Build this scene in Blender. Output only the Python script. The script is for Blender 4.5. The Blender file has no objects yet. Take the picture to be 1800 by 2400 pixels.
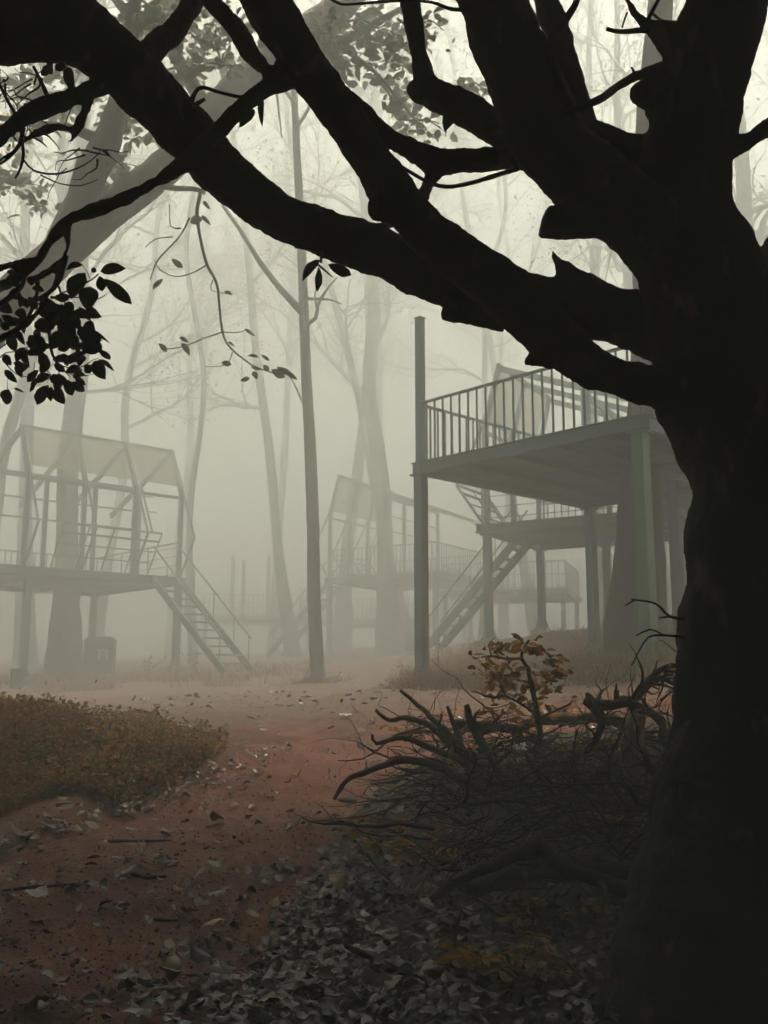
import bpy, math, random
import numpy as np
from mathutils import Matrix, Vector, noise

scene = bpy.context.scene
col = scene.collection
R = math.radians

# ------------------------------------------------------------------ camera
F, VH, EYE = 2300.0, 1587.0, 1.5
TH = math.atan((VH - 1200) / F)
CT, ST = math.cos(TH), math.sin(TH)
cam_data = bpy.data.cameras.new('camera')
cam = bpy.data.objects.new('camera', cam_data)
col.objects.link(cam)
cam_data.sensor_fit = 'VERTICAL'
cam_data.sensor_height = 24.0
cam_data.lens = 24.0 * F / 2400.0
cam_data.clip_start = 0.05
cam_data.clip_end = 600
cam.location = (0, 0, EYE)
cam.rotation_euler = (R(90) + TH, 0, 0)
scene.camera = cam

# ------------------------------------------------------------------ sky, sun, exposure
SUN_EL, SUN_AZ = 68.0, 20.0          # the sun stands high above the mist
world = bpy.data.worlds.new('World')
scene.world = world
world.use_nodes = True
wn = world.node_tree
wn.nodes.clear()
w_out = wn.nodes.new('ShaderNodeOutputWorld')
w_bg = wn.nodes.new('ShaderNodeBackground')
w_sky = wn.nodes.new('ShaderNodeTexSky')
w_sky.sky_type = 'NISHITA'
w_sky.sun_disc = False
w_sky.sun_elevation = R(SUN_EL)
w_sky.sun_rotation = R(SUN_AZ)
w_sky.air_density = 1.0
w_sky.dust_density = 6.0
w_sky.ozone_density = 1.0
w_hs = wn.nodes.new('ShaderNodeHueSaturation')      # overcast: nearly colourless sky
w_hs.inputs['Saturation'].default_value = 0.12
w_mx = wn.nodes.new('ShaderNodeMix')
w_mx.data_type = 'RGBA'
w_mx.blend_type = 'MULTIPLY'
w_mx.inputs[0].default_value = 1.0
w_mx.inputs[7].default_value = (1.0, 0.875, 0.70, 1)
wn.links.new(w_sky.outputs[0], w_hs.inputs['Color'])
wn.links.new(w_hs.outputs[0], w_mx.inputs[6])
wn.links.new(w_mx.outputs[2], w_bg.inputs[0])
w_bg.inputs[1].default_value = 0.05
wn.links.new(w_bg.outputs[0], w_out.inputs[0])

sun_d = bpy.data.lights.new('sun', 'SUN')
sun_d.energy = 4.5
sun_d.angle = R(15)
sun_d.color = (1.0, 0.77, 0.53)
sun = bpy.data.objects.new('sun', sun_d)
col.objects.link(sun)
sdir = Vector((math.sin(R(SUN_AZ)) * math.cos(R(SUN_EL)), math.cos(R(SUN_AZ)) * math.cos(R(SUN_EL)), math.sin(R(SUN_EL))))
sun.rotation_euler = sdir.to_track_quat('Z', 'Y').to_euler()
sun.location = (0, 0, 60)

vs = scene.view_settings
scene.display_settings.display_device = 'sRGB'
vs.view_transform = 'Standard'
vs.look = 'None'
vs.gamma = 1.0
vs.exposure = 5.3
vs.use_curve_mapping = False
HAZE_DENSITY = 0.057
HAZE_COLOR = (0.80, 0.896, 0.95, 1)
HAZE_G = -0.3

cy = scene.cycles
cy.use_denoising = True
try:
    cy.denoiser = 'OPENIMAGEDENOISE'
except Exception:
    pass
cy.max_bounces = 5
cy.diffuse_bounces = 2
cy.glossy_bounces = 2
cy.transmission_bounces = 4
cy.transparent_max_bounces = 12
cy.volume_bounces = 2
cy.use_adaptive_sampling = True
cy.adaptive_threshold = 0.03
cy.caustics_reflective = False
cy.caustics_refractive = False

# ------------------------------------------------------------------ picture helpers (used once to survey the place)
def ray(u, v):
    a, b = (u - 900) / F, (1200 - v) / F
    return np.array([a, CT - b * ST, ST + b * CT])
CAM = np.array([0, 0, EYE])
def PY(u, v, y):
    d = ray(u, v); return CAM + d * (y / d[1])
def PZ(u, v, z):
    d = ray(u, v); return CAM + d * ((z - EYE) / d[2])
def proj(p):
    x, y, z = p[0], p[1], p[2] - EYE
    d = y * CT + z * ST
    if d < 0.05: return (-9999, -9999)
    return (900 + F * x / d, 1200 - F * (-y * ST + z * CT) / d)

# ------------------------------------------------------------------ terrain height
CTRL = np.array([
 (0,0,0),(0,-20,0),(-12,0,-.1),(12,0,.6),(-12,-15,0),(12,-15,.3),(0,4,.2),(1.7,4,.24),(-1.6,4,.17),(0,7,.5),(-3,7,.47),(3,7,.72),
 (0,10,.86),(-4,10,.82),(4,10,1.25),(-1,13,1.2),(.66,15.9,1.36),(3.4,12.9,1.57),(4,16,1.72),(4,19.2,1.95),(2.4,22.6,2.3),
 (4,25.3,2.6),(1.3,25.5,2.1),(-1.35,20,1.43),(-5.6,27,1.62),(-8.4,24.4,1.34),(-4,24.6,1.55),(.3,34,2.2),(-2,35,2.15),(-5,35,2.05),
 (-15,25,1.2),(15,25,3.3),(10,15,2.0),(0,46,2.8),(-20,50,2.2),(20,50,4.2),(0,75,3.6),(-70,40,1.5),(70,40,6.),(-70,-20,0),(70,-20,2.),
 (-70,110,3),(0,115,5),(70,115,7),(-30,10,.4),(30,8,2.)], float)
_c2 = 1.4 ** 2
_D = np.sqrt(((CTRL[:, None, :2] - CTRL[None, :, :2]) ** 2).sum(-1) + _c2)
_W = np.linalg.solve(np.block([[_D, np.ones((len(CTRL), 1))], [np.ones((1, len(CTRL))), np.zeros((1, 1))]]),
                     np.append(CTRL[:, 2], 0))
def sm(a, b, x):
    t = np.clip((x - a) / (b - a), 0, 1); return t * t * (3 - 2 * t)
def h_base(x, y):
    x = np.asarray(x, float); y = np.asarray(y, float)
    sh = x.shape; x = x.ravel(); y = y.ravel()
    out = np.zeros(len(x)) + _W[-1]
    for (cx, cy_, _), w in zip(CTRL, _W[:-1]):
        out += w * np.sqrt((x - cx) ** 2 + (y - cy_) ** 2 + _c2)
    return out.reshape(sh)
def base_hit(u, v):
    d = ray(u, v); t = 1.0
    while t < 80:
        p = CAM + d * t
        if p[2] < h_base(p[0], p[1]): return p
        t += 0.05
    return CAM + d * 80
# path edges on the ground (world points)
PATH_L = np.array([base_hit(u, v)[:2] for u, v in [(-300, 2090), (0, 2000), (160, 1945), (310, 1893), (460, 1840), (600, 1790), (655, 1745)]])
PATH_R = np.array([base_hit(u, v)[:2] for u, v in [(450, 2700), (545, 2400), (640, 2200), (725, 2070), (800, 1950), (880, 1850), (1010, 1775)]])
def seg_dist(x, y, poly):
    best = np.full(np.shape(x), 1e9); 
    for (ax, ay), (bx, by) in zip(poly[:-1], poly[1:]):
        dx, dy = bx - ax, by - ay
        t = np.clip(((x - ax) * dx + (y - ay) * dy) / (dx * dx + dy * dy), 0, 1)
        best = np.minimum(best, np.hypot(x - ax - t * dx, y - ay - t * dy))
    return best
_lat = np.random.default_rng(4).uniform(-1, 1, (128, 128))
def lattice(x, y, f):
    a, b_ = np.asarray(x) * f + 500.3, np.asarray(y) * f + 500.7
    i, j = np.floor(a).astype(int), np.floor(b_).astype(int); a = a - i; b_ = b_ - j
    a = a * a * (3 - 2 * a); b_ = b_ * b_ * (3 - 2 * b_)
    g = lambda p, q: _lat[p % 128, q % 128]
    return (g(i, j) * (1 - a) + g(i + 1, j) * a) * (1 - b_) + (g(i, j + 1) * (1 - a) + g(i + 1, j + 1) * a) * b_
def height(x, y):
    x = np.asarray(x, float); y = np.asarray(y, float)
    z = h_base(x, y)
    # grassy mound on the left, brush mound on the right
    z = z + 0.34 * np.exp(-(((x + 3.9) / 1.75) ** 2 + ((y - 9.2) / 1.35) ** 2) ** 1.5)
    z = z + 0.22 * np.exp(-(((x - 2.3) / 1.5) ** 2 + ((y - 7.8) / 1.6) ** 2) ** 1.5)
    # washed-out gully along the left edge of the path
    z = z - 0.085 * np.exp(-(seg_dist(x, y, PATH_L) / 0.16) ** 2)
    z = z + 0.035 * np.sin(x * 2.1 + 1.3 * np.sin(y * 1.3)) * np.sin(y * 1.7 + .6) * sm(0, 3, y)
    z = z + (0.05 * lattice(x, y, .9) + 0.028 * lattice(x, y, 2.3) + 0.016 * lattice(x, y, 5.3)) * sm(0, 3, y)
    return z
# a survey grid of the terrain, so that single heights are quick to look up
GX0, GX1, GY0, GY1, GS = -12.0, 12.0, 0.0, 32.0, 0.05
_gx = np.arange(GX0, GX1 + GS, GS); _gy = np.arange(GY0, GY1 + GS, GS)
GRID = height(*np.meshgrid(_gx, _gy))
def H(x, y):
    if GX0 <= x < GX1 - .1 and GY0 <= y < GY1 - .1:
        a, b_ = (x - GX0) / GS, (y - GY0) / GS; i, j = int(a), int(b_); a -= i; b_ -= j
        return float((GRID[j, i] * (1 - a) + GRID[j, i + 1] * a) * (1 - b_) + (GRID[j + 1, i] * (1 - a) + GRID[j + 1, i + 1] * a) * b_)
    return float(height(np.array([x]), np.array([y]))[0])
def ground_hit(u, v):
    d = ray(u, v); t, st = 2.0, .12
    p = CAM + d * t
    while t < 45:
        p = CAM + d * t
        if p[2] < H(p[0], p[1]): break
        t += st
    lo, hi = t - st, t
    for _ in range(7):
        m_ = (lo + hi) / 2; p = CAM + d * m_
        if p[2] < H(p[0], p[1]): hi = m_
        else: lo = m_
    return p

# ------------------------------------------------------------------ materials
MATS = {}
def nodes_of(name):
    m = bpy.data.materials.new(name); m.use_nodes = True
    nt = m.node_tree; nt.nodes.clear()
    out = nt.nodes.new('ShaderNodeOutputMaterial')
    b = nt.nodes.new('ShaderNodeBsdfPrincipled')
    nt.links.new(b.outputs[0], out.inputs[0])
    MATS[name] = m
    return m, nt, out, b
def mapped(nt, scale, obj=True):
    tc = nt.nodes.new('ShaderNodeTexCoord')
    mp = nt.nodes.new('ShaderNodeMapping')
    mp.inputs['Scale'].default_value = scale if hasattr(scale, '__len__') else (scale,) * 3
    if obj: nt.links.new(tc.outputs['Object'], mp.inputs[0])
    else:
        g = nt.nodes.new('ShaderNodeNewGeometry'); nt.links.new(g.outputs['Position'], mp.inputs[0])
    return mp.outputs[0]
def noise_n(nt, vec, scale, detail=6, rough=.6):
    n = nt.nodes.new('ShaderNodeTexNoise')
    n.inputs['Scale'].default_value = scale; n.inputs['Detail'].default_value = detail; n.inputs['Roughness'].default_value = rough
    nt.links.new(vec, n.inputs['Vector']); return n.outputs['Fac']
def ramp(nt, fac, stops):
    r = nt.nodes.new('ShaderNodeValToRGB')
    while len(r.color_ramp.elements) < len(stops): r.color_ramp.elements.new(0.5)
    for e, (p, c) in zip(r.color_ramp.elements, stops):
        e.position = p; e.color = (*c, 1)
    nt.links.new(fac, r.inputs[0]); return r.outputs[0]
def bump(nt, b, fac, strength, dist=.02):
    n = nt.nodes.new('ShaderNodeBump'); n.inputs['Strength'].default_value = strength; n.inputs['Distance'].default_value = dist
    nt.links.new(fac, n.inputs['Height']); nt.links.new(n.outputs[0], b.inputs['Normal'])
def mixc(nt, fac, a, c):
    m = nt.nodes.new('ShaderNodeMix'); m.data_type = 'RGBA'
    nt.links.new(fac, m.inputs[0])
    for s, v in ((6, a), (7, c)):
        if hasattr(v, 'is_output'): nt.links.new(v, m.inputs[s])
        else: m.inputs[s].default_value = (*v, 1)
    return m.outputs[2]

def mat_bark(name, dark, light, lichen, scale=5.0, lich_at=.62, rough=.9):
    m, nt, out, b = nodes_of(name)
    p = mapped(nt, (1, 1, .45), obj=False)
    n1 = noise_n(nt, p, scale, 8, .65); n2 = noise_n(nt, p, scale * 1.7, 5, .55)
    c = ramp(nt, n1, [(.3, dark), (.7, light)])
    l = ramp(nt, n2, [(lich_at, (0, 0, 0)), (lich_at + .07, (1, 1, 1))])
    cc = mixc(nt, l, c, lichen)
    nt.links.new(cc, b.inputs['Base Color']); b.inputs['Roughness'].default_value = rough
    b.inputs['Specular IOR Level'].default_value = .25
    n3 = noise_n(nt, p, scale * 6, 6, .7)
    bump(nt, b, n3, .8, .015)
    return m
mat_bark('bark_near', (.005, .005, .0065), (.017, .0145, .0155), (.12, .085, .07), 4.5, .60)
mat_bark('bark_grey', (.06, .055, .05), (.13, .12, .105), (.22, .21, .19), 3.0, .6)
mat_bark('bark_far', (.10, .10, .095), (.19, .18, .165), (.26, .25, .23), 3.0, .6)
mat_bark('bark_brown', (.010, .005, .004), (.045, .022, .013), (.10, .06, .042), 5.0, .60)
mat_bark('bark_dead', (.008, .006, .005), (.034, .021, .014), (.085, .06, .043), 9.0, .64, .75)
mat_bark('bark_pale', (.16, .11, .075), (.34, .24, .17), (.45, .36, .28), 12.0, .6)

def mat_steel(name, c1, c2, rust):
    m, nt, out, b = nodes_of(name)
    p = mapped(nt, 1, obj=False)
    n = noise_n(nt, p, 3.5, 8, .7); n2 = noise_n(nt, p, 9, 6, .7)
    c = ramp(nt, n, [(.3, c1), (.75, c2)])
    l = ramp(nt, n2, [(.66, (0, 0, 0)), (.74, (1, 1, 1))])
    nt.links.new(mixc(nt, l, c, rust), b.inputs['Base Color'])
    b.inputs['Roughness'].default_value = .55
    bump(nt, b, n2, .15, .01)
mat_steel('steel_teal', (.010, .055, .064), (.026, .092, .10), (.085, .058, .042))
mat_steel('steel_green', (.028, .10, .062), (.06, .155, .095), (.09, .10, .07))
mat_steel('underside', (.020, .048, .055), (.040, .07, .076), (.05, .048, .045))

def mat_plain(name, c1, c2, scale=6, rough=.85, bs=.3):
    m, nt, out, b = nodes_of(name)
    p = mapped(nt, 1, obj=False)
    n = noise_n(nt, p, scale, 7, .65)
    nt.links.new(ramp(nt, n, [(.3, c1), (.72, c2)]), b.inputs['Base Color'])
    b.inputs['Roughness'].default_value = rough
    bump(nt, b, n, bs, .02)
    return m, nt, out, b
mat_plain('concrete', (.10, .11, .10), (.20, .20, .18))
mat_plain('board_dark', (.02, .03, .028), (.04, .05, .045))
mat_plain('poster', (.55, .55, .50), (.75, .75, .70), 14)
mat_plain('poster_ink', (.05, .05, .05), (.12, .11, .1), 20)
mat_plain('stone', (.08, .075, .07), (.16, .15, .14), 8)
mat_plain('litter_paper', (.45, .45, .42), (.6, .6, .56), 20)

m, nt, out, b = nodes_of('roof_sheet')       # weathered translucent sheeting
b.inputs['Base Color'].default_value = (.34, .34, .31, 1); b.inputs['Roughness'].default_value = .5
tl = nt.nodes.new('ShaderNodeBsdfTranslucent'); tl.inputs[0].default_value = (.42, .42, .38, 1)
tr = nt.nodes.new('ShaderNodeBsdfTransparent'); tr.inputs[0].default_value = (.85, .85, .8, 1)
m1 = nt.nodes.new('ShaderNodeMixShader'); m2 = nt.nodes.new('ShaderNodeMixShader')
m1.inputs[0].default_value = .6; m2.inputs[0].default_value = .62
nt.links.new(b.outputs[0], m1.inputs[1]); nt.links.new(tl.outputs[0], m1.inputs[2])
nt.links.new(m1.outputs[0], m2.inputs[1]); nt.links.new(tr.outputs[0], m2.inputs[2])
nt.links.new(m2.outputs[0], out.inputs[0])

def mat_leaf(name, colors, rough=.5, trans=.25, spec=.4):
    m, nt, out, b = nodes_of(name)
    g = nt.nodes.new('ShaderNodeNewGeometry'); oi = nt.nodes.new('ShaderNodeObjectInfo')
    ad = nt.nodes.new('ShaderNodeMath'); ad.operation = 'ADD'
    fr = nt.nodes.new('ShaderNodeMath'); fr.operation = 'FRACT'
    nt.links.new(g.outputs['Random Per Island'], ad.inputs[0]); nt.links.new(oi.outputs['Random'], ad.inputs[1])
    nt.links.new(ad.outputs[0], fr.inputs[0])
    k = len(colors)
    c = ramp(nt, fr.outputs[0], [(i / (k - 1), cc) for i, cc in enumerate(colors)])
    p = mapped(nt, 1, obj=False); n = noise_n(nt, p, 30, 4, .6)
    mm = nt.nodes.new('ShaderNodeMix'); mm.data_type = 'RGBA'; mm.blend_type = 'MULTIPLY'; mm.inputs[0].default_value = .6
    nt.links.new(c, mm.inputs[6]); nt.links.new(ramp(nt, n, [(.3, (.45, .45, .45)), (.7, (1, 1, 1))]), mm.inputs[7])
    nt.links.new(mm.outputs[2], b.inputs['Base Color'])
    b.inputs['Roughness'].default_value = rough; b.inputs['Specular IOR Level'].default_value = spec
    bump(nt, b, n, .3, .004)
    if trans > 0:
        tl = nt.nodes.new('ShaderNodeBsdfTranslucent'); nt.links.new(mm.outputs[2], tl.inputs[0])
        mx = nt.nodes.new('ShaderNodeMixShader'); mx.inputs[0].default_value = trans
        nt.links.new(b.outputs[0], mx.inputs[1]); nt.links.new(tl.outputs[0], mx.inputs[2]); nt.links.new(mx.outputs[0], out.inputs[0])
mat_leaf('leaf_green', [(.018, .03, .014), (.035, .05, .022), (.03, .028, .015)], .45, .15)
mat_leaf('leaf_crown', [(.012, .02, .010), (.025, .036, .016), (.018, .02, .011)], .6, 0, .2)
mat_leaf('leaf_mid', [(.05, .07, .045), (.09, .11, .07), (.07, .08, .05)], .5, .2)
mat_leaf('leaf_grey', [(.11, .104, .094), (.18, .172, .155), (.08, .074, .068)], .42, .0, .45)
mat_leaf('leaf_brown', [(.07, .045, .032), (.13, .085, .058), (.05, .034, .027)], .5, .0)
mat_leaf('leaf_dark', [(.02, .016, .015), (.045, .036, .03), (.03, .022, .02)], .38, .0, .5)
mat_leaf('leaf_tan', [(.26, .19, .12), (.36, .27, .17), (.22, .15, .09)], .5, .0)
mat_leaf('leaf_litter', [(.010, .008, .008), (.03, .022, .018), (.008, .007, .007), (.12, .112, .10), (.014, .011, .010), (.045, .027, .018), (.008, .007, .007), (.06, .052, .046), (.012, .009, .008), (.025, .017, .013), (.09, .08, .07), (.02, .014, .011)], .36, .0, .5)
mat_leaf('leaf_mould', [(.006, .005, .005), (.006, .005, .005), (.007, .006, .006), (.016, .011, .009), (.005, .005, .005), (.04, .036, .032), (.008, .007, .006), (.024, .013, .008), (.005, .005, .005), (.010, .008, .007)], .4, .0, .4)  # litter leaves with the shade of crown and brush put into the colour
mat_leaf('crumb', [(.06, .030, .022), (.12, .06, .042), (.04, .022, .017), (.16, .11, .08), (.09, .045, .032)], .7, 0, .3)
mat_leaf('leaf_amber', [(.40, .18, .03), (.50, .27, .05), (.28, .12, .03), (.44, .25, .045)], .55, .5)
mat_leaf('leaf_olive', [(.11, .09, .03), (.20, .14, .045), (.24, .13, .04), (.09, .085, .03)], .6, .4)
mat_leaf('grass_dry', [(.22, .13, .055), (.34, .21, .09), (.14, .095, .045), (.30, .17, .07)], .7, .35)
mat_leaf('grass_mound', [(.13, .115, .032), (.38, .20, .05), (.05, .05, .02), (.26, .17, .045), (.42, .20, .055), (.08, .08, .026), (.05, .045, .018), (.20, .15, .04)], .7, .4)
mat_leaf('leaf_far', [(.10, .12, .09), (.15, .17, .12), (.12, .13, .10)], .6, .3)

m, nt, out, b = nodes_of('soil')
p = mapped(nt, 1, obj=False)
att = nt.nodes.new('ShaderNodeAttribute'); att.attribute_name = 'cover'
n1 = noise_n(nt, p, 1.3, 8, .65); n2 = noise_n(nt, p, 11, 8, .7); n3 = noise_n(nt, p, 55, 5, .65)
red = ramp(nt, n1, [(.32, (.085, .031, .022)), (.5, (.155, .057, .038)), (.68, (.21, .092, .062))])
gr = ramp(nt, n2, [(.34, (.5, .46, .46)), (.66, (1.1, 1.1, 1.1))])
mm = nt.nodes.new('ShaderNodeMix'); mm.data_type = 'RGBA'; mm.blend_type = 'MULTIPLY'; mm.inputs[0].default_value = .7
nt.links.new(red, mm.inputs[6]); nt.links.new(gr, mm.inputs[7])
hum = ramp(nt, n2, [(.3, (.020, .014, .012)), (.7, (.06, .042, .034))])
dry = ramp(nt, n2, [(.3, (.085, .058, .046)), (.72, (.165, .12, .095))])
sep = nt.nodes.new('ShaderNodeSeparateColor'); nt.links.new(att.outputs['Color'], sep.inputs[0])
def jag(sock):
    a = nt.nodes.new('ShaderNodeMath'); a.operation = 'ADD'; nt.links.new(sock, a.inputs[0])
    s = nt.nodes.new('ShaderNodeMath'); s.operation = 'MULTIPLY_ADD'; nt.links.new(n2, s.inputs[0]); s.inputs[1].default_value = 1.2; s.inputs[2].default_value = -.6
    nt.links.new(s.outputs[0], a.inputs[1])
    return ramp(nt, a.outputs[0], [(.38, (0, 0, 0)), (.62, (1, 1, 1))])
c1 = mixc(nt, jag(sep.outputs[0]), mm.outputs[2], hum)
c2 = mixc(nt, jag(sep.outputs[1]), c1, dry)
nt.links.new(c2, b.inputs['Base Color']); b.inputs['Roughness'].default_value = .82; b.inputs['Specular IOR Level'].default_value = .3
ad = nt.nodes.new('ShaderNodeMath'); ad.operation = 'MULTIPLY_ADD'; nt.links.new(n3, ad.inputs[0]); ad.inputs[1].default_value = .35; nt.links.new(n2, ad.inputs[2])
bump(nt, b, ad.outputs[0], .9, .04)

# ------------------------------------------------------------------ object helpers
W = {}          # world matrices of what has been built
def link(o, parent=None, M=None):
    M = M or Matrix.Identity(4)
    col.objects.link(o)
    o.matrix_basis = M
    W[o.name] = M.copy()
    if parent is not None:
        o.parent = parent
        o.matrix_parent_inverse = W[parent.name].inverted()
    return o
def tag(o, label, cat=None, group=None, kind=None):
    if label: o['label'] = label
    if cat: o['category'] = cat
    if group: o['group'] = group
    if kind: o['kind'] = kind
    return o
def thing(name, label, cat, loc, group=None):
    o = bpy.data.objects.new(name, None)
    o.empty_display_size = .2
    link(o, None, Matrix.Translation(Vector([float(c) for c in loc])))
    return tag(o, label, cat, group)
def mesh_of(name, V, Fc, mat, smooth=True):
    me = bpy.data.meshes.new(name)
    V = np.asarray(V, np.float32)
    if isinstance(Fc, np.ndarray):
        k = Fc.shape[1]; nF = len(Fc)
        me.vertices.add(len(V)); me.vertices.foreach_set('co', V.ravel())
        me.loops.add(nF * k); me.loops.foreach_set('vertex_index', Fc.astype(np.int32).ravel())
        me.polygons.add(nF); me.polygons.foreach_set('loop_start', np.arange(0, nF * k, k, dtype=np.int32))
        me.polygons.foreach_set('loop_total', np.full(nF, k, np.int32))
        me.update(calc_edges=True)
    else:
        me.from_pydata([tuple(map(float, v)) for v in V], [], Fc)
    me.materials.append(MATS[mat])
    me.polygons.foreach_set('use_smooth', np.full(len(me.polygons), smooth))
    me.update()
    return me
def mk(name, V, Fc, mat, parent=None, smooth=True):
    """mesh given in world coordinates; origin moved to the lowest middle"""
    V = np.asarray(V, float)
    c = np.array([(V[:, 0].min() + V[:, 0].max()) / 2, (V[:, 1].min() + V[:, 1].max()) / 2, V[:, 2].min()])
    o = bpy.data.objects.new(name, mesh_of(name, V - c, Fc, mat, smooth))
    return link(o, parent, Matrix.Translation(Vector(c)))
BOX = {}
def unit_box(mat):
    if mat not in BOX:
        V = [(x, y, z) for x in (-.5, .5) for y in (-.5, .5) for z in (-.5, .5)]
        Fc = [(0, 1, 3, 2), (4, 6, 7, 5), (0, 4, 5, 1), (2, 3, 7, 6), (0, 2, 6, 4), (1, 5, 7, 3)]
        BOX[mat] = mesh_of('box_' + mat, V, Fc, mat, False)
    return BOX[mat]
def bar(name, p0, p1, w, h, mat, parent, up=(0, 0, 1)):
    """a straight bar of section w (sideways) x h (upwards) from p0 to p1"""
    p0, p1 = Vector([float(c) for c in p0]), Vector([float(c) for c in p1])
    d = p1 - p0; L = d.length; x = d / L
    upv = Vector(up)
    if abs(x.dot(upv)) > .98: upv = Vector((1, 0, 0)) if abs(x.z) > .9 and up == (0, 0, 1) else Vector((0, 1, 0))
    y = upv.cross(x).normalized(); z = x.cross(y)
    M = Matrix(((x.x * L, y.x * w, z.x * h, 0), (x.y * L, y.y * w, z.y * h, 0), (x.z * L, y.z * w, z.z * h, 0), (0, 0, 0, 1)))
    M.translation = (p0 + p1) / 2
    return link(bpy.data.objects.new(name, unit_box(mat)), parent, M)

def catmull(P, step):
    P = np.asarray(P, float)
    Q = np.vstack([2 * P[0] - P[1], P, 2 * P[-1] - P[-2]])
    out = []
    for i in range(1, len(Q) - 2):
        n = max(2, int(np.linalg.norm(Q[i + 1][:3] - Q[i][:3]) / step))
        for t in np.arange(n) / n:
            out.append(.5 * (2 * Q[i] + (Q[i + 1] - Q[i - 1]) * t + (2 * Q[i - 1] - 5 * Q[i] + 4 * Q[i + 1] - Q[i + 2]) * t * t
                             + (3 * Q[i] - Q[i - 1] - 3 * Q[i + 1] + Q[i + 2]) * t ** 3))
    out.append(P[-1])
    return np.array(out)
def tube(P, seg=8, rough=0.0, seed=0, cap=True, freq=4.0):
    """P: n x 4 (x, y, z, radius) -> verts, quads (triangles padded as quads)"""
    P = np.asarray(P, float); n = len(P)
    T = np.gradient(P[:, :3], axis=0); T /= np.linalg.norm(T, axis=1)[:, None] + 1e-9
    ref = np.array([0, 0, 1.]) if abs(T[0][2]) < .9 else np.array([1., 0, 0])
    N = np.cross(T[0], ref); N /= np.linalg.norm(N)
    V = np.zeros((n, seg, 3)); ang = np.arange(seg) * 2 * math.pi / seg
    for i in range(n):
        N = N - T[i] * (N @ T[i]); N /= np.linalg.norm(N) + 1e-9
        B = np.cross(T[i], N)
        r = np.full(seg, max(P[i, 3], 1e-4))
        if rough > 0:
            for k in range(seg):
                q = P[i, :3] + (N * math.cos(ang[k]) + B * math.sin(ang[k])) * P[i, 3]
                r[k] *= 1 + rough * noise.fractal(Vector(q * freq + seed * 7.1), .8, 2.1, 3)
        V[i] = P[i, :3] + (np.cos(ang) * r)[:, None] * N + (np.sin(ang) * r)[:, None] * B
    V = V.reshape(-1, 3)
    a = np.arange(n - 1)[:, None] * seg + np.arange(seg)[None]
    b_ = np.arange(n - 1)[:, None] * seg + (np.arange(seg)[None] + 1) % seg
    Q = np.stack([a, b_, b_ + seg, a + seg], -1).reshape(-1, 4)
    if cap:
        V = np.vstack([V, P[0, :3], P[-1, :3]]); c0, c1 = n * seg, n * seg + 1
        k = np.arange(seg); k2 = (k + 1) % seg
        # two-triangle fans written as quads with the fan centre between two ring edges
        q0 = [(c0, int(k2[j + 1]) if j + 1 < seg else int(k2[j]), int(k[j + 1]) if j + 1 < seg else int(k2[j]), int(k[j])) for j in range(0, seg, 2)]
        q1 = [(c1, (n - 1) * seg + a_[3], (n - 1) * seg + a_[2], (n - 1) * seg + a_[1]) for a_ in q0]
        Q = np.vstack([Q, np.array(q0), np.array(q1)])
    return V, Q
def merge(parts):
    Vs, Fs, o = [], [], 0
    for V, Fc in parts:
        Vs.append(V); Fs.append(np.asarray(Fc) + o); o += len(V)
    return np.vstack(Vs), np.vstack(Fs)

# leaves: folded blade with a pointed tip, length 1 along +x, width 1
def leaf_shape(kind, rng):
    n = 7
    V, Fc = [], []
    bend = rng.uniform(-.9, .9); cup = rng.uniform(.05, .75); skew = rng.uniform(-.1, .1); tw = rng.uniform(-.25, .25)
    for i in range(n + 1):
        t = i / n
        q = t ** (.85 if kind % 2 else 1.1)
        wv = .5 * max(.02, math.sin(math.pi * min(1, q)) ** .72) if 0 < i < n else (.02 if i == 0 else 0.)
        zc = bend * (t - .5) ** 2 * .7 + rng.uniform(-.015, .015)
        for s in (-1, 0, 1):
            V.append((t, s * wv + skew * math.sin(t * math.pi), zc + abs(s) * cup * wv * .8 + s * tw * wv * t + (rng.uniform(-.035, .035) if s else 0)))
    for i in range(n):
        for j in range(2):
            a = i * 3 + j
            Fc.append((a, a + 3, a + 4, a + 1))
    return np.array(V), np.array(Fc)
_rl = random.Random(5)
LEAF = [leaf_shape(k, _rl) for k in range(10)]
LM = {}
def leaf_mesh(k, mat):
    if (k, mat) not in LM: LM[(k, mat)] = mesh_of('leaf_' + mat, LEAF[k][0], LEAF[k][1], mat, True)
    return LM[(k, mat)]
def leaf_matrix(base, tip, width, roll):
    base, tip = Vector([float(c) for c in base]), Vector([float(c) for c in tip])
    x = tip - base; L = x.length; x = x / L
    n = Vector((0, -1, 0)) if abs(x.y) < .9 else Vector((0, 0, 1))
    y = n.cross(x).normalized(); z = x.cross(y)
    c, s = math.cos(roll), math.sin(roll)
    y2 = y * c + z * s; z2 = x.cross(y2)
    M = Matrix(((x.x * L, y2.x * width, z2.x * L, base.x), (x.y * L, y2.y * width, z2.y * L, base.y), (x.z * L, y2.z * width, z2.z * L, base.z), (0, 0, 0, 1)))
    return M
def leaf_obj(name, base, tip, width, roll, mat, parent, k):
    return link(bpy.data.objects.new(name, leaf_mesh(k, mat)), parent, leaf_matrix(base, tip, width, roll))
def leaves_mesh(mats_list):
    """joined leaves from a list of (matrix, k)"""
    parts = []
    for M, k in mats_list:
        A = np.array(M); V, Fc = LEAF[k]
        parts.append((V @ A[:3, :3].T + A[:3, 3], Fc))
    return merge(parts)
def rand_rot(rng, tilt=math.pi):
    return Matrix.Rotation(rng.uniform(0, 2 * math.pi), 4, 'Z') @ Matrix.Rotation(rng.uniform(-tilt, tilt), 4, 'X') @ Matrix.Rotation(rng.uniform(-tilt, tilt), 4, 'Y')

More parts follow.
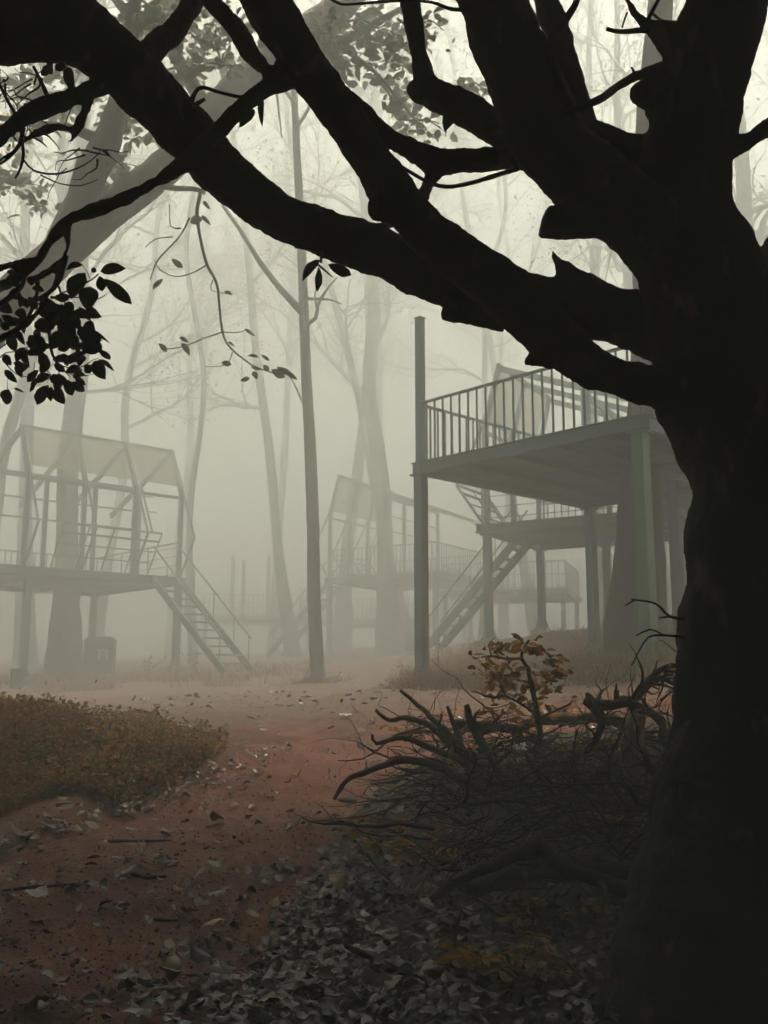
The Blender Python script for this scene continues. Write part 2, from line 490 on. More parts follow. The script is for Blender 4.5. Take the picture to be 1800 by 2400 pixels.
# ------------------------------------------------------------------ ground
def build_ground():
    def axis(lo, hi, fine_lo, fine_hi, fine, coarse):
        a = list(np.arange(fine_lo, fine_hi + 1e-6, fine)); s = fine; x = fine_hi
        while x < hi: s = min(coarse, s * 1.18); x += s; a.append(min(x, hi))
        s = fine; x = fine_lo; pre = []
        while x > lo: s = min(coarse, s * 1.18); x -= s; pre.append(max(x, lo))
        return np.array(sorted(set(np.round(pre + a, 4))))
    xs = axis(-75, 75, -5, 5, .07, 3); ys = axis(-25, 120, 2.5, 15, .07, 3)
    X, Y = np.meshgrid(xs, ys); Z = height(X, Y)
    V = np.stack([X, Y, Z], -1).reshape(-1, 3); nx, ny = len(xs), len(ys)
    i = (np.arange(ny - 1)[:, None] * nx + np.arange(nx - 1)[None]).ravel()
    Fc = np.stack([i, i + 1, i + nx + 1, i + nx], -1)
    me = mesh_of('ground', V, Fc, 'soil', True)
    # cover: R = dark leaf mould, G = dry grassy soil
    x, y = V[:, 0], V[:, 1]
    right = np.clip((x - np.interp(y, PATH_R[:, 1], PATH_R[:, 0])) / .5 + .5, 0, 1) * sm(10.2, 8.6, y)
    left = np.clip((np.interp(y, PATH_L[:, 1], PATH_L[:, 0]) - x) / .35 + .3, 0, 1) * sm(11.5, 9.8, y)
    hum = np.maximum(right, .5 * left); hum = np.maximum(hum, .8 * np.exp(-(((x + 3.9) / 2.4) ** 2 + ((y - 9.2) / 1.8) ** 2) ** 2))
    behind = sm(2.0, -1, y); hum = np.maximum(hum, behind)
    dry = sm(8.4, 12.5, y) * .66 + sm(13, 16, y) * .2 + np.exp(-(((x - 4.2) / 3.6) ** 2 + ((y - 16.5) / 4.0) ** 2) ** 2) * .5 + .4 * sm(24, 30, y)
    c = np.zeros((len(V), 4), np.float32); c[:, 0] = hum; c[:, 1] = np.clip(dry, 0, 1); c[:, 3] = 1
    at = me.color_attributes.new('cover', 'FLOAT_COLOR', 'POINT'); at.data.foreach_set('color', c.ravel())
    o = link(bpy.data.objects.new('ground', me))
    tag(o, 'red earth path and leaf strewn forest floor', None, None, 'structure')
build_ground()

# ------------------------------------------------------------------ tree houses and platforms
def v3(p, z): return np.array([p[0], p[1], z])
def plinth(name, x, y, zg, parent, s=.34, hgt=.16, mat='concrete', rot=0.):
    """stepped concrete foot with four gusset plates round the column"""
    parts = []
    def frus(z0, z1, a, b_):
        V = []
        for z, q in ((z0, a), (z1, b_)):
            for k in range(4):
                t = rot + math.pi / 4 + k * math.pi / 2
                V.append((x + q * math.cos(t), y + q * math.sin(t), z))
        return np.array(V), np.array([(0, 1, 5, 4), (1, 2, 6, 5), (2, 3, 7, 6), (3, 0, 4, 7), (4, 5, 6, 7), (3, 2, 1, 0)])
    parts.append(frus(zg - .3, zg + hgt * .55, s, s * .96))
    parts.append(frus(zg + hgt * .55, zg + hgt, s * .72, s * .55))
    for k in range(4):
        t = rot + k * math.pi / 2; dx, dy = math.cos(t), math.sin(t); px, py = -dy * .008, dx * .008
        r0, r1 = .085, s * .55; z0, z1 = zg + hgt - .01, zg + hgt + .2
        V = [(x + dx * r0 + sx * px, y + dy * r0 + sx * py, z0) for sx in (-1, 1)] + [(x + dx * r1 + sx * px, y + dy * r1 + sx * py, z0) for sx in (-1, 1)] + \
            [(x + dx * r0 + sx * px, y + dy * r0 + sx * py, z1) for sx in (-1, 1)] + [(x + dx * (r0 + .03) + sx * px, y + dy * (r0 + .03) + sx * py, z1) for sx in (-1, 1)]
        parts.append((np.array(V), np.array([(0, 2, 6, 4), (1, 5, 7, 3), (2, 3, 7, 6), (4, 6, 7, 5), (0, 1, 3, 2), (0, 4, 5, 1)])))
    V, Fc = merge(parts)
    return mk(name, V, Fc, mat, parent, False)

class Deck:
    def __init__(s, name, label, cat, O, ea, La, Lb, z, flip=1, group=None, beam=.2):
        """O: corner, ea: unit direction of the front edge, inward direction is to its left (flip 1) or right"""
        s.O = np.array(O[:2], float); s.ea = np.array(ea, float) / np.linalg.norm(ea)
        s.eb = np.array([-s.ea[1], s.ea[0]]) * flip
        s.La, s.Lb, s.z, s.zt = La, Lb, z, z + beam
        c = s.P(La / 2, Lb / 2, 0); c[2] = H(c[0], c[1])
        s.t = thing(name, label, cat, c, group)
    def P(s, a, b, z):
        q = s.O + s.ea * a + s.eb * b
        return np.array([q[0], q[1], z])
    def floor(s, plank=.42, mat='underside', beam_mat='steel_teal', over=.12):
        # floor planks parallel to the front edge, each one slightly apart from the next
        n = max(1, int(round(s.Lb / plank))); w = s.Lb / n
        for i in range(n):
            b_ = (i + .5) * w
            bar('floor_plank', s.P(.04, b_, s.zt - .035), s.P(s.La - .04, b_, s.zt - .035), w - .018, .05 + (.006 if i % 2 else 0), mat, s.t)
        # rim: I-beams with flanges that run past the corners
        rims = [((0, 0), (s.La, 0)), ((0, s.Lb), (s.La, s.Lb)), ((0, 0), (0, s.Lb)), ((s.La, 0), (s.La, s.Lb))]
        for k, (p, q) in enumerate(rims):
            p = np.array(p, float); q = np.array(q, float); d = (q - p) / np.linalg.norm(q - p)
            e = over if k < 2 else -.055
            dz = 0 if k < 2 else -.003
            p2, q2 = p - d * e, q + d * e
            rb = bar('rim_beam', s.P(*p2, (s.z + s.zt) / 2 + dz), s.P(*q2, (s.z + s.zt) / 2 + dz), .014, s.zt - s.z - .02, beam_mat, s.t)
            bar('flange', s.P(*p2, s.z + .007 + dz), s.P(*q2, s.z + .007 + dz), .11, .014, beam_mat, rb)
            bar('flange', s.P(*p2, s.zt - .005 + dz), s.P(*q2, s.zt - .005 + dz), .11, .014, beam_mat, rb)
        for a in np.arange(.9, s.La - .3, .9):
            bar('floor_joist', s.P(a, .07, s.z + .07), s.P(a, s.Lb - .07, s.z + .07), .06, .1, mat, s.t)
    def column(s, a, b, top=None, side=.165, mat='steel_teal', foot=True, label=None, upper=.12):
        p = s.P(a, b, 0); zg = H(p[0], p[1])
        ang = math.atan2(s.ea[1], s.ea[0])
        c = bar('column', v3(p, zg - .05), v3(p, s.z), side, side, mat, s.t, up=(s.ea[0], s.ea[1], 0))
        if label: c['label'] = label
        bar('cap_plate', v3(p, s.z - .03), v3(p, s.z - .004), side + .1, side + .1, mat, c, up=(s.ea[0], s.ea[1], 0))
        if foot: plinth('footing', p[0], p[1], zg, c, rot=ang)
        if top:
            q = bar('corner_post', v3(p, s.z + .03), v3(p, top), upper, upper, mat, s.t, up=(s.ea[0], s.ea[1], 0))
            bar('post_cap', v3(p, top), v3(p, top + .012), upper + .03, upper + .03, mat, q, up=(s.ea[0], s.ea[1], 0))
    def rail(s, a0, b0, a1, b1, hgt=1.0, gap=.18, bal=.03, bottom=True, bars=0):
        """railing of upright balusters, or of level bars when bars > 0"""
        p, q = s.P(a0, b0, s.zt), s.P(a1, b1, s.zt)
        L = np.linalg.norm(q - p); up = np.array([0, 0, hgt])
        t = bar('top_rail', p + up, q + up, .045, .04, 'steel_teal', s.t)
        if bars:
            for k in range(bars):
                z = np.array([0, 0, hgt * (k + .5) / bars]); bar('rail_bar', p + z, q + z, .018, .018, 'steel_teal', t)
            n = max(1, int(L / 1.4))
        else:
            n = max(2, int(L / gap))
            if bottom: bar('bottom_rail', p + np.array([0, 0, .06]), q + np.array([0, 0, .06]), .03, .025, 'steel_teal', t)
        d = (q - p) / L
        for k in range(n + 1):
            x = p + (q - p) * k / n
            bar('baluster', x + np.array([0, 0, .005]), x + np.array([0, 0, hgt - .02]), bal * (.5 if not bars else 1.), bal * (1.1 if not bars else 1.), 'steel_teal', t, up=(d[0], d[1], 0))
    def stairs(s, a0, a1, run, drop_to, steps, mat='steel_teal', rail=True):
        """flight leading out of the front edge"""
        st0, st1 = s.P(a0, -.03, s.zt - .08), s.P(a0, -run, drop_to)
        fl = bar('staircase', st0, st1, .045, .2, mat, s.t)
        bar('stringer', s.P(a1, -.03, s.zt - .08), s.P(a1, -run, drop_to), .045, .2, mat, fl)
        for k in range(1, steps + 1):
            f = k / (steps + 1)
            b_ = -.03 - (run - .03) * f; z = s.zt - .03 + (drop_to - s.zt + .05) * f
            bar('tread', s.P(a0 + .03, b_, z), s.P(a1 - .03, b_, z), .2, .035, mat, fl)
        if rail:
            for a in (a0, a1):
                bar('handrail', s.P(a, -.05, s.zt + .78), s.P(a, -run + .15, drop_to + .85), .035, .035, mat, fl)
                for f in (.22, .5, .78, .97):
                    b_ = -.05 - (run - .2) * f; zt = s.zt + .78 + (drop_to + .85 - s.zt - .78) * f
                    zb = s.zt - .08 + (drop_to - s.zt + .08) * (.02 + f * .94)
                    bar('rail_post', s.P(a, b_, zb), s.P(a, b_, zt), .022, .022, mat, fl)
        return fl
    def house(s, frames, ridge_b=.45, ridge_h=3.75, eave_h=2.65, rear_b=2.5, rear_h=2.85, far_b=4.3, waist=.7, stair_gap=(None, None), seat=(0, 1)):
        """open steel frame: steep sheeted front slope, long low rear rafters, leaning front rails"""
        z = s.zt; m = 'steel_teal'
        fb = .08
        for i, a in enumerate(frames):
            po = bar('post', s.P(a, fb, z + .01), s.P(a, fb, z + eave_h - .3), .11, .11, m, s.t, up=(s.ea[0], s.ea[1], 0))
            bar('front_rafter', s.P(a, fb, z + eave_h - .34), s.P(a, ridge_b, z + ridge_h), .1, .1, m, s.t)
            bar('rear_rafter', s.P(a, ridge_b, z + ridge_h - .02), s.P(a, far_b, z + rear_h - .62), .09, .13, m, s.t)
            bar('post', s.P(a, rear_b, z + .01), s.P(a, rear_b, z + rear_h), .11, .11, m, s.t, up=(s.ea[0], s.ea[1], 0))
            lean = bar('leaning_strut', s.P(a, fb + .05, z + eave_h - .02), s.P(a, -waist, z + 1.02), .05, .05, m, s.t)
            bar('strut_return', s.P(a, -waist, z + 1.03), s.P(a, -.0, z + .02), .05, .05, m, lean)
        A0, A1 = frames[0] - .06, frames[-1] + .06
        bar('ridge_beam', s.P(A0, ridge_b, z + ridge_h + .05), s.P(A1, ridge_b, z + ridge_h + .05), .07, .09, m, s.t)
        bar('eave_beam', s.P(A0, fb, z + eave_h - .42), s.P(A1, fb, z + eave_h - .42), .06, .08, m, s.t)
        bar('rear_beam', s.P(A0, rear_b, z + rear_h - .06), s.P(A1, rear_b, z + rear_h - .06), .08, .14, m, s.t)
        for zz in (2.15, 1.6):
            bar('rear_bar', s.P(A0, rear_b, z + zz), s.P(A1, rear_b, z + zz), .04, .05, m, s.t)
        # sheets of the front slope, one per bay
        for a, a2 in zip(frames[:-1], frames[1:]):
            q = [s.P(a - .02, fb - .09, z + eave_h - .12), s.P(a2 - .03, fb - .09, z + eave_h - .12), s.P(a2 - .03, ridge_b - .07, z + ridge_h + .06), s.P(a - .02, ridge_b - .07, z + ridge_h + .06)]
            nrm = np.array([*(-s.eb), .35]) * .006
            mk('roof_sheet', np.array(q + [p + nrm for p in q]), [(0, 1, 2, 3), (7, 6, 5, 4), (0, 4, 5, 1), (1, 5, 6, 2), (2, 6, 7, 3), (3, 7, 4, 0)], 'roof_sheet', s.t, False)
        # seat rails on the waist
        sa, sb = seat
        bar('waist_rail', s.P(sa, -waist, z + 1.05), s.P(sb, -waist, z + 1.05), .05, .05, m, s.t)
        bar('waist_rail', s.P(sa, -waist * .82, z + .84), s.P(sb, -waist * .82, z + .84), .045, .05, m, s.t)
        for zz in (.3, .58):
            bar('low_rail', s.P(sa, -waist * zz, z + zz), s.P(sb, -waist * zz, z + zz), .03, .03, m, s.t)
        n = max(2, int((sb - sa) / .62))
        for k in range(n + 1):
            a = sa + (sb - sa) * k / n
            bar('seat_strut', s.P(a, -waist, z + 1.03), s.P(a, -.02, z + .02), .03, .03, m, s.t)
        a = sa + .28
        bar('ladder_rail', s.P(a, fb, z + eave_h - .1), s.P(a, -waist, z + 1.05), .04, .04, m, s.t)
        for f in (.3, .6):
            bar('ladder_rung', s.P(sa, fb - (waist + fb) * f, z + eave_h - .1 - (eave_h - 1.15) * f), s.P(a, fb - (waist + fb) * f, z + eave_h - .1 - (eave_h - 1.15) * f), .025, .025, m, s.t)

# near platform on the right
Rz = 4.8
pL, pR, pB = PZ(980, 1112, Rz), PZ(1505, 1005, Rz), PZ(1375, 1192, Rz)
dk = Deck('raised_platform', 'nearest raised steel platform on teal columns, with baluster railing, over a green column', 'platform', pL, (pR - pL)[:2], np.linalg.norm(pR - pL), np.linalg.norm(pB - pL), Rz, 1, 'raised platforms among the trees')
dk.floor(.4)
dk.column(.03, .03, 7.5)
dk.column(dk.La - .1, .1, None, .18, 'steel_green', label='brighter green painted column')
dk.column(.1, dk.Lb - .03, 7.2)
dk.column(dk.La - .1, dk.Lb - .1, 7.2)
dk.rail(.02, .0, dk.La, .0, bottom=False)
dk.rail(0, .12, 0, dk.Lb - .1, bottom=False)
dk.rail(.1, dk.Lb, dk.La, dk.Lb, bottom=False)
dk.rail(dk.La, .12, dk.La, dk.Lb - .1, bottom=False)
pb = dk.P(dk.La - .1, .1, 0); zb = H(pb[0], pb[1])
bar('base_slab', dk.P(dk.La - .42, .1, zb + .02), dk.P(dk.La + .22, .1, zb + .02), .6, .1, 'concrete', dk.t)
RDECK = dk

# tree house behind it
Bz = 4.75
c0, cb = PZ(1140, 1255, Bz), PZ(1262, 1290, Bz)
eaB = (c0 - cb)[:2] / np.linalg.norm((c0 - cb)[:2])
dk = Deck('tree_house', 'open framed tree house half hidden behind the nearest platform, stairs down to the left', 'tree house', cb, eaB, 3.6, 4.6, Bz, 1, 'tree houses in the mist')
BDECK = dk
if dk.eb[0] < 0: dk.eb = -dk.eb
dk.floor(.5)
dk.column(.08, .08, None); dk.column(dk.La - .3, .08, 7.3); dk.column(dk.La - .1, dk.Lb - .1); dk.column(.1, dk.Lb - .1); dk.column(1.2, 2.2)
dk.house([.1, 1.75, 3.3], seat=(1.5, 3.3))
dk.rail(dk.La, 0.1, dk.La, dk.Lb, bars=4)
dk.rail(0, .1, 0, dk.Lb)
ft = dk.P(.8, -2.75, 0); dk.stairs(.55, 1.35, 2.75, H(ft[0], ft[1]) + .02, 11)

# tree house on the left
Lz = 4.0
pr = PZ(425, 1371, Lz); pl = PZ(0, 1341, Lz)
eaL = (pl - pr)[:2] / np.linalg.norm((pl - pr)[:2])
dk = Deck('tree_house', 'pale open framed tree house at the edge of the clearing, stairs facing the path', 'tree house', pr, eaL, 6.0, 5.2, Lz, -1, 'tree houses in the mist')
if dk.eb[1] < 0: dk.eb = -dk.eb
LDECK = dk
dk.floor(.5)
dk.column(.05, .08); dk.column(4.25, .08); dk.column(.1, dk.Lb - .1); dk.column(dk.La - .1, dk.Lb - .1); dk.column(dk.La - .1, .1)
dk.house([.05, 1.45, 2.9, 4.4], ridge_b=.7, ridge_h=3.62, seat=(1.05, 3.75))
dk.rail(0, .3, 0, dk.Lb, bars=4)
dk.rail(0, dk.Lb, dk.La, dk.Lb)
ft = dk.P(.5, -3.7, 0); dk.stairs(.08, .92, 3.7, H(ft[0], ft[1]) + .02, 11)

# tree house in the middle distance
Cz = 4.9
pc = PZ(765, 1367, Cz)
eaC = np.array([-.52, -.85]) / np.hypot(.52, .85)
OC = pc[:2] - eaC * 4.2
dk = Deck('tree_house', 'faint grey tree house in the mist behind the slender tree', 'tree house', OC, eaC, 4.2, 4.6, Cz, 1, 'tree houses in the mist')
if dk.eb[0] < 0: dk.eb = -dk.eb
CDECK = dk
dk.floor(.6)
dk.column(4.1, .08); dk.column(.1, .1); dk.column(4.1, dk.Lb - .1); dk.column(.1, dk.Lb - .1)
dk.house([.2, 1.5, 2.8, 4.1], seat=(.2, 2.8))
dk.rail(4.2, .1, 4.2, dk.Lb); dk.rail(0, .1, 0, dk.Lb); dk.rail(0, dk.Lb, 4.2, dk.Lb)
ft = dk.P(3.4, -2.9, 0); dk.stairs(3.0, 3.9, 2.9, H(ft[0], ft[1]) + .02, 11)

def plain_deck(label, O, ea, La, Lb, z, posts=()):
    dk = Deck('raised_platform', label, 'platform', O, ea, La, Lb, z, 1, 'raised platforms among the trees')
    if dk.eb[1] < 0: dk.eb = -dk.eb
    dk.floor(.8)
    for a in (.1, La - .1):
        for b_ in (.1, Lb - .1): dk.column(a, b_)
    dk.rail(0, 0, La, 0, gap=.22); dk.rail(0, .1, 0, Lb, gap=.22); dk.rail(La, .1, La, Lb, gap=.22); dk.rail(.1, Lb, La, Lb, gap=.22)
    for a, b_, t in posts:
        bar('corner_post', dk.P(a, b_, z + .2), dk.P(a, b_, t), .16, .16, 'steel_teal', dk.t)
    return dk
plain_deck('dark platform on columns seen between the nearest platform and the big trunk', (4.85, 16.6), (.97, -.23), 4.0, 5.2, 4.85)
plain_deck('distant platform railing between the big trunk and the green column', (7.6, 35), (.9, -.43), 5.0, 5.0, 4.9)
plain_deck('faint low platform behind the stairs of the pale tree house, with tall posts', (-8.4, 46), (.98, .2), 5.0, 5.0, 4.15, [(1.3, .5, 7.2), (1.9, 2.0, 7.2), (3.0, .5, 7.3)])
plain_deck('faint low platform under the grey tree house in the middle', (-3.2, 47.2), (.97, -.24), 6.5, 4.5, 4.0)
plain_deck('faint platform behind the columns of the half hidden tree house', (2.2, 37), (.95, -.3), 4.6, 4.5, 4.5)

# ------------------------------------------------------------------ trees
def branchy(rng, base, top, r0, limbs, wob=.25, forks=2, leaf=0, seg=8, crown=.4, droop=0., minz=.45):
    """tapered trunk with limbs and twigs: returns tube list and twig end points"""
    base, top = np.array(base, float), np.array(top, float)
    n = 9
    P = []
    for i in range(n):
        t = i / (n - 1)
        w = wob * math.sin(t * math.pi)
        p = base + (top - base) * t + np.array([rng.uniform(-w, w), rng.uniform(-w, w), 0])
        r = r0 * (1 - .72 * t) * (1 + .55 * max(0, 1 - t * 11))
        P.append([*p, r])
    P = np.array(P); P[0, 2] -= .25
    tubes = [catmull(P, .35)]
    ends = []
    def grow(p, d, L, r, lev):
        k = max(4, int(L / .45)); Q = [[*p, r]]
        d = np.array(d, float)
        for i in range(k):
            d = d + np.array([rng.gauss(0, .16), rng.gauss(0, .16), rng.gauss(.03 - droop, .13)])
            d /= np.linalg.norm(d); p = p + d * L / k
            Q.append([*p, r * (1 - .78 * (i + 1) / k)])
            if lev < forks and i > 0 and rng.random() < .75:
                e = d + np.array([rng.gauss(0, .6), rng.gauss(0, .6), rng.gauss(.15, .45)]); e /= np.linalg.norm(e)
                grow(p, e, L * rng.uniform(.35, .62), Q[-1][3] * .62, lev + 1)
        tubes.append(np.array(Q)); ends.append((p, d, lev))
        if lev >= 1: ends.extend([(np.array(Q[j][:3]), d, lev) for j in range(2, len(Q))])
    for i in range(limbs):
        t = rng.uniform(minz, .97); j = t * (n - 1); a = int(j); f = j - a
        p = P[a, :3] * (1 - f) + P[min(a + 1, n - 1), :3] * f; r = (P[a, 3] * (1 - f) + P[min(a + 1, n - 1), 3] * f)
        th = rng.uniform(0, 2 * math.pi); d = np.array([math.cos(th), math.sin(th), rng.uniform(.25, 1.0)]); d /= np.linalg.norm(d)
        grow(p, d, min(8.5, rng.uniform(.2, .36) * np.linalg.norm(top - base) * (1.15 - .5 * t)), r * .5, 0)
    return tubes, ends
def build_tree(label, base, top, r0, limbs, seed, mat='bark_grey', leaves=600, leaf_size=.16, forks=2, wob=.25, group='misty trees beyond the clearing', minz=.45, rough=.12, name='forest_tree', seg=8, leafmat='leaf_mid', spread=.45):
    rng = random.Random(seed)
    tubes, ends = branchy(rng, base, top, r0, limbs, wob, forks, minz=minz)
    t = thing(name, label, 'tree', base, group)
    parts = [tube(tubes[0], 14, rough, seed, True, 2.0)] + [tube(q, 5 if q[0][3] < .05 else 7, 0, 0, False) for q in tubes[1:]]
    V, Fc = merge(parts)
    mk('trunk', V, Fc, mat, t)
    if leaves and ends:
        ms = []
        for i in range(leaves):
            p, d, lev = rng.choice(ends)
            q = p + np.array([rng.gauss(0, spread), rng.gauss(0, spread), rng.gauss(0, spread * .7)])
            s = leaf_size * rng.uniform(.7, 1.5)
            M = Matrix.Translation(Vector(q)) @ rand_rot(rng, 1.4) @ Matrix.Diagonal((s, s * .6, s, 1))
            ms.append(M)
        Q = np.array([(0, 0, 0), (.5, -.5, .06), (1, 0, 0), (.5, .5, .06)])
        A = np.array([np.array(M) for M in ms])
        V = np.einsum('nij,kj->nki', A[:, :3, :3], Q) + A[:, None, :3, 3]
        mk('crown', V.reshape(-1, 3), np.arange(len(ms) * 4).reshape(-1, 4), leafmat, t, False)
    return t
def gb(u, y, dz=0):           # ground point seen in column u at distance y
    x = (u - 900) / F * y * CT
    for _ in range(3):
        z = H(x, y); x = (u - 900) / F * (y * CT + (z - EYE) * ST)
    return np.array([x, y, H(x, y) + dz])
def up(base, u, v, dy=0):
    return PY(u, v, base[1] + dy)

# trees that carry the tree houses
b = gb(1488, 15.9); build_tree('thick brown trunk rising through the nearest platform beside the green column', b, b + np.array([1.9, .4, 22]), .36, 7, 3, 'bark_brown', 500, .2, 1, .1, 'trees inside the platforms', .62, .1, 'host_tree')
b = gb(150, 28.2); build_tree('straight grey trunk rising through the pale tree house', b, b + np.array([-.6, .5, 25]), .37, 7, 4, 'bark_grey', 400, .2, 1, .15, 'trees inside the platforms', .7, .1, 'host_tree')
b = gb(915, 34.8); build_tree('wide faint trunk standing under the grey tree house', b, b + np.array([-1.6, .6, 26]), .36, 8, 5, 'bark_far', 500, .2, 2, .2, 'trees inside the platforms', .6, .1, 'host_tree')

# the slender tree in the clearing, traced
def px_poly(pts, step=.06):
    """(u, v, width, distance) -> smooth x, y, z, radius"""
    Q = []
    for u, v, w, y in pts:
        p = PY(u, v, y); d = p[1] * CT + (p[2] - EYE) * ST
        Q.append([*p, w / 2 / F * d])
    return catmull(Q, step)
SY = 19.5
t = thing('slender_tree', 'slender bare tree standing alone in the clearing', 'tree', gb(745, SY))
main = px_poly([(745, 1615, 52, SY), (744, 1570, 36, SY), (736, 1400, 32, SY), (734, 1250, 30, SY), (727, 1050, 28, SY), (718, 880, 25, SY), (712, 720, 23, SY), (706, 560, 21, SY), (697, 380, 18, SY), (690, 230, 16, SY + .1), (682, 90, 14, SY + .2), (680, -80, 12, SY + .3)], .12)
parts = [tube(main, 14, .07, 3)]
for pts in ([(712, 735, 20, SY), (660, 680, 15, SY - .1), (610, 615, 13, SY - .2), (560, 535, 10, SY - .4), (520, 480, 7, SY - .5)],
            [(716, 760, 10, SY), (740, 745, 9, SY - .1), (745, 715, 8, SY - .2), (765, 680, 6, SY - .2), (790, 650, 3, SY - .2)],
            [(742, 720, 6, SY - .1), (738, 690, 4, SY - .1), (752, 655, 2.5, SY - .2)],
            [(720, 700, 8, SY), (770, 702, 5, SY - .2), (800, 712, 3, SY - .3)],
            [(690, 240, 10, SY), (650, 200, 8, SY - .2), (660, 320, 3, SY - .2)],
            [(694, 300, 10, SY), (720, 260, 8, SY - .2), (740, 200, 6, SY - .3), (735, 120, 4, SY - .3)],
            [(716, 960, 6, SY), (690, 900, 4, SY), (676, 880, 2.5, SY)]):
    parts.append(tube(px_poly(pts, .1), 6, .05, 1))
V, Fc = merge(parts); mk('trunk', V, Fc, 'bark_far', t)

# misty trees behind, each with its own place
FAR = [ # u, distance, lean x, height, radius, limbs, leaves, label
 (455, 34, -.6, 15, .16, 9, 700, 'thin misty tree above the stairs of the pale tree house'),
 (690, 38, -3.0, 16, .30, 9, 900, 'misty tree leaning left behind the slender tree'),
 (800, 43, 1.5, 17, .42, 9, 1200, 'stout pale tree rising above the grey tree house'),
 (965, 39, -4.2, 15, .26, 8, 700, 'misty tree leaning left beside the tall platform post'),
 (1130, 40, 1.0, 15, .22, 9, 900, 'misty tree above the sheet of the half hidden tree house'),
 (1260, 44, -2.5, 16, .30, 9, 1000, 'misty tree leaning left above the nearest railing'),
 (1400, 36, .8, 16, .26, 9, 900, 'misty tree behind the fork of the dark tree'),
 (1560, 33, -.5, 15, .30, 9, 1500, 'leafy misty tree seen right of the dark fork'),
 (1775, 27, .2, 15, .42, 6, 900, 'pale thick trunk beside the dark tree'),
 (60, 38, -1.0, 16, .40, 10, 1200, 'misty tree behind the pale roof sheets'),
 (215, 42, 2.2, 16, .30, 10, 1400, 'leafy misty tree behind the ridge of the pale tree house'),
 (-60, 30, 1.5, 14, .30, 9, 900, 'misty tree beyond the left end of the pale tree house'),
 (640, 52, .3, 17, .30, 10, 1500, 'faintest tree straight behind the slender tree'),
 (900, 55, -.8, 18, .36, 10, 1500, 'faintest tree straight behind the grey tree house'),
 (1180, 53, .5, 17, .30, 10, 1500, 'faintest tree far behind the half hidden tree house'),
 (400, 54, .8, 17, .32, 10, 1500, 'faintest tree far behind the pale tree house'),
]
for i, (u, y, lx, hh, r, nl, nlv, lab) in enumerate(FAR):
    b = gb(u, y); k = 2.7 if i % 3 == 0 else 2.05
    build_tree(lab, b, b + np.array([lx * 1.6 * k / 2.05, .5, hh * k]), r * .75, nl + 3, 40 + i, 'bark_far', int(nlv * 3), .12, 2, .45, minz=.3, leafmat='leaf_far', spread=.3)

# leaning tree on the left, in the first veil of mist
LT = thing('leaning_tree', 'grey leaning tree with round leaves in the first veil of mist, upper left', 'tree', (-7.6, 13.2, H(-7.6, 13.2)))
limbs_lt = [
 [(-420, 1600, 190, 13.25), (-250, 1150, 150, 13.52), (-60, 800, 110, 14.08), (40, 690, 98, 14.35), (170, 570, 86, 14.63), (300, 460, 82, 14.90), (400, 380, 80, 15.18), (490, 275, 82, 15.46), (600, 180, 86, 15.73), (700, 95, 80, 15.87), (800, 10, 70, 16.01), (880, -80, 60, 16.14)],
 [(120, 600, 60, 14.49), (180, 490, 70, 14.35), (215, 400, 75, 14.22), (250, 330, 66, 14.08), (280, 230, 44, 13.93), (300, 120, 36, 13.80), (320, -20, 30, 13.67)],
 [(490, 270, 40, 15.46), (440, 180, 34, 15.18), (380, 90, 30, 14.90), (300, 30, 24, 14.63), (250, -30, 18, 14.35)],
 [(640, 150, 40, 15.73), (720, 130, 28, 15.46), (800, 100, 22, 15.18), (870, 60, 18, 14.90), (960, 10, 12, 14.63)],
 [(240, 330, 30, 14.22), (160, 300, 22, 13.93), (80, 290, 18, 13.67), (-30, 270, 12, 13.39)],
 [(330, 425, 18, 14.90), (400, 440, 14, 14.35), (455, 443, 12, 14.08), (478, 450, 10, 14.08)],
 [(800, 110, 14, 15.18), (880, 170, 9, 14.90), (930, 230, 7, 14.77), (990, 300, 4, 14.63)],
]
V, Fc = merge([tube(px_poly(l, .09), 18 if i < 2 else 9, .10, i, True, 2.5) for i, l in enumerate(limbs_lt)])
mk('trunk', V, Fc, 'bark_grey', LT)
rng = random.Random(11)
hang = [
 [(470, 452, 10, 13.67), (462, 500, 9, 13.67), (470, 560, 8, 13.67), (485, 620, 8, 13.67), (508, 665, 7, 13.67), (515, 725, 6, 13.67), (522, 780, 6, 13.67), (540, 815, 5, 13.67), (590, 855, 4, 13.67), (640, 875, 3, 13.67)],
 [(445, 510, 5, 13.67), (420, 555, 4, 13.67), (370, 610, 4, 13.67), (352, 655, 2.5, 13.67)], [(424, 535, 4, 13.67), (400, 530, 3, 13.67), (397, 480, 2.5, 13.67)],
 [(405, 555, 3, 13.67), (365, 560, 3, 13.67), (340, 580, 2, 13.67)], [(485, 620, 4, 13.67), (450, 640, 3.5, 13.67), (410, 648, 3, 13.67), (375, 632, 3, 13.67), (362, 610, 2, 13.67)],
 [(522, 778, 4, 13.67), (480, 792, 3, 13.67), (430, 812, 3, 13.67), (392, 818, 2.5, 13.67)], [(522, 778, 3, 13.67), (555, 780, 2.5, 13.67), (580, 772, 2, 13.67)],
 [(545, 825, 3, 13.67), (530, 855, 2.5, 13.67), (480, 860, 2, 13.67)], [(500, 655, 3, 13.67), (495, 680, 2.5, 13.67), (540, 690, 2, 13.67)],
 [(500, 400, 7, 13.67), (478, 455, 6, 13.67)]]
V, Fc = merge([tube(px_poly(l, .08), 5, .1, i) for i, l in enumerate(hang)])
TW = mk('hanging_twig', V, Fc, 'bark_grey', LT)
def px_leaf(parent, u0, v0, u1, v1, w, y, mat, roll=None, nm='leaf'):
    a = PY(u0, v0, y); c = PY(u1, v1, y + rng.uniform(-.03, .03))
    d = y * CT + (a[2] - EYE) * ST
    leaf_obj(nm, a, c, w / F * d, rng.uniform(-.35, .35) if roll is None else roll, mat, parent, rng.randrange(10))
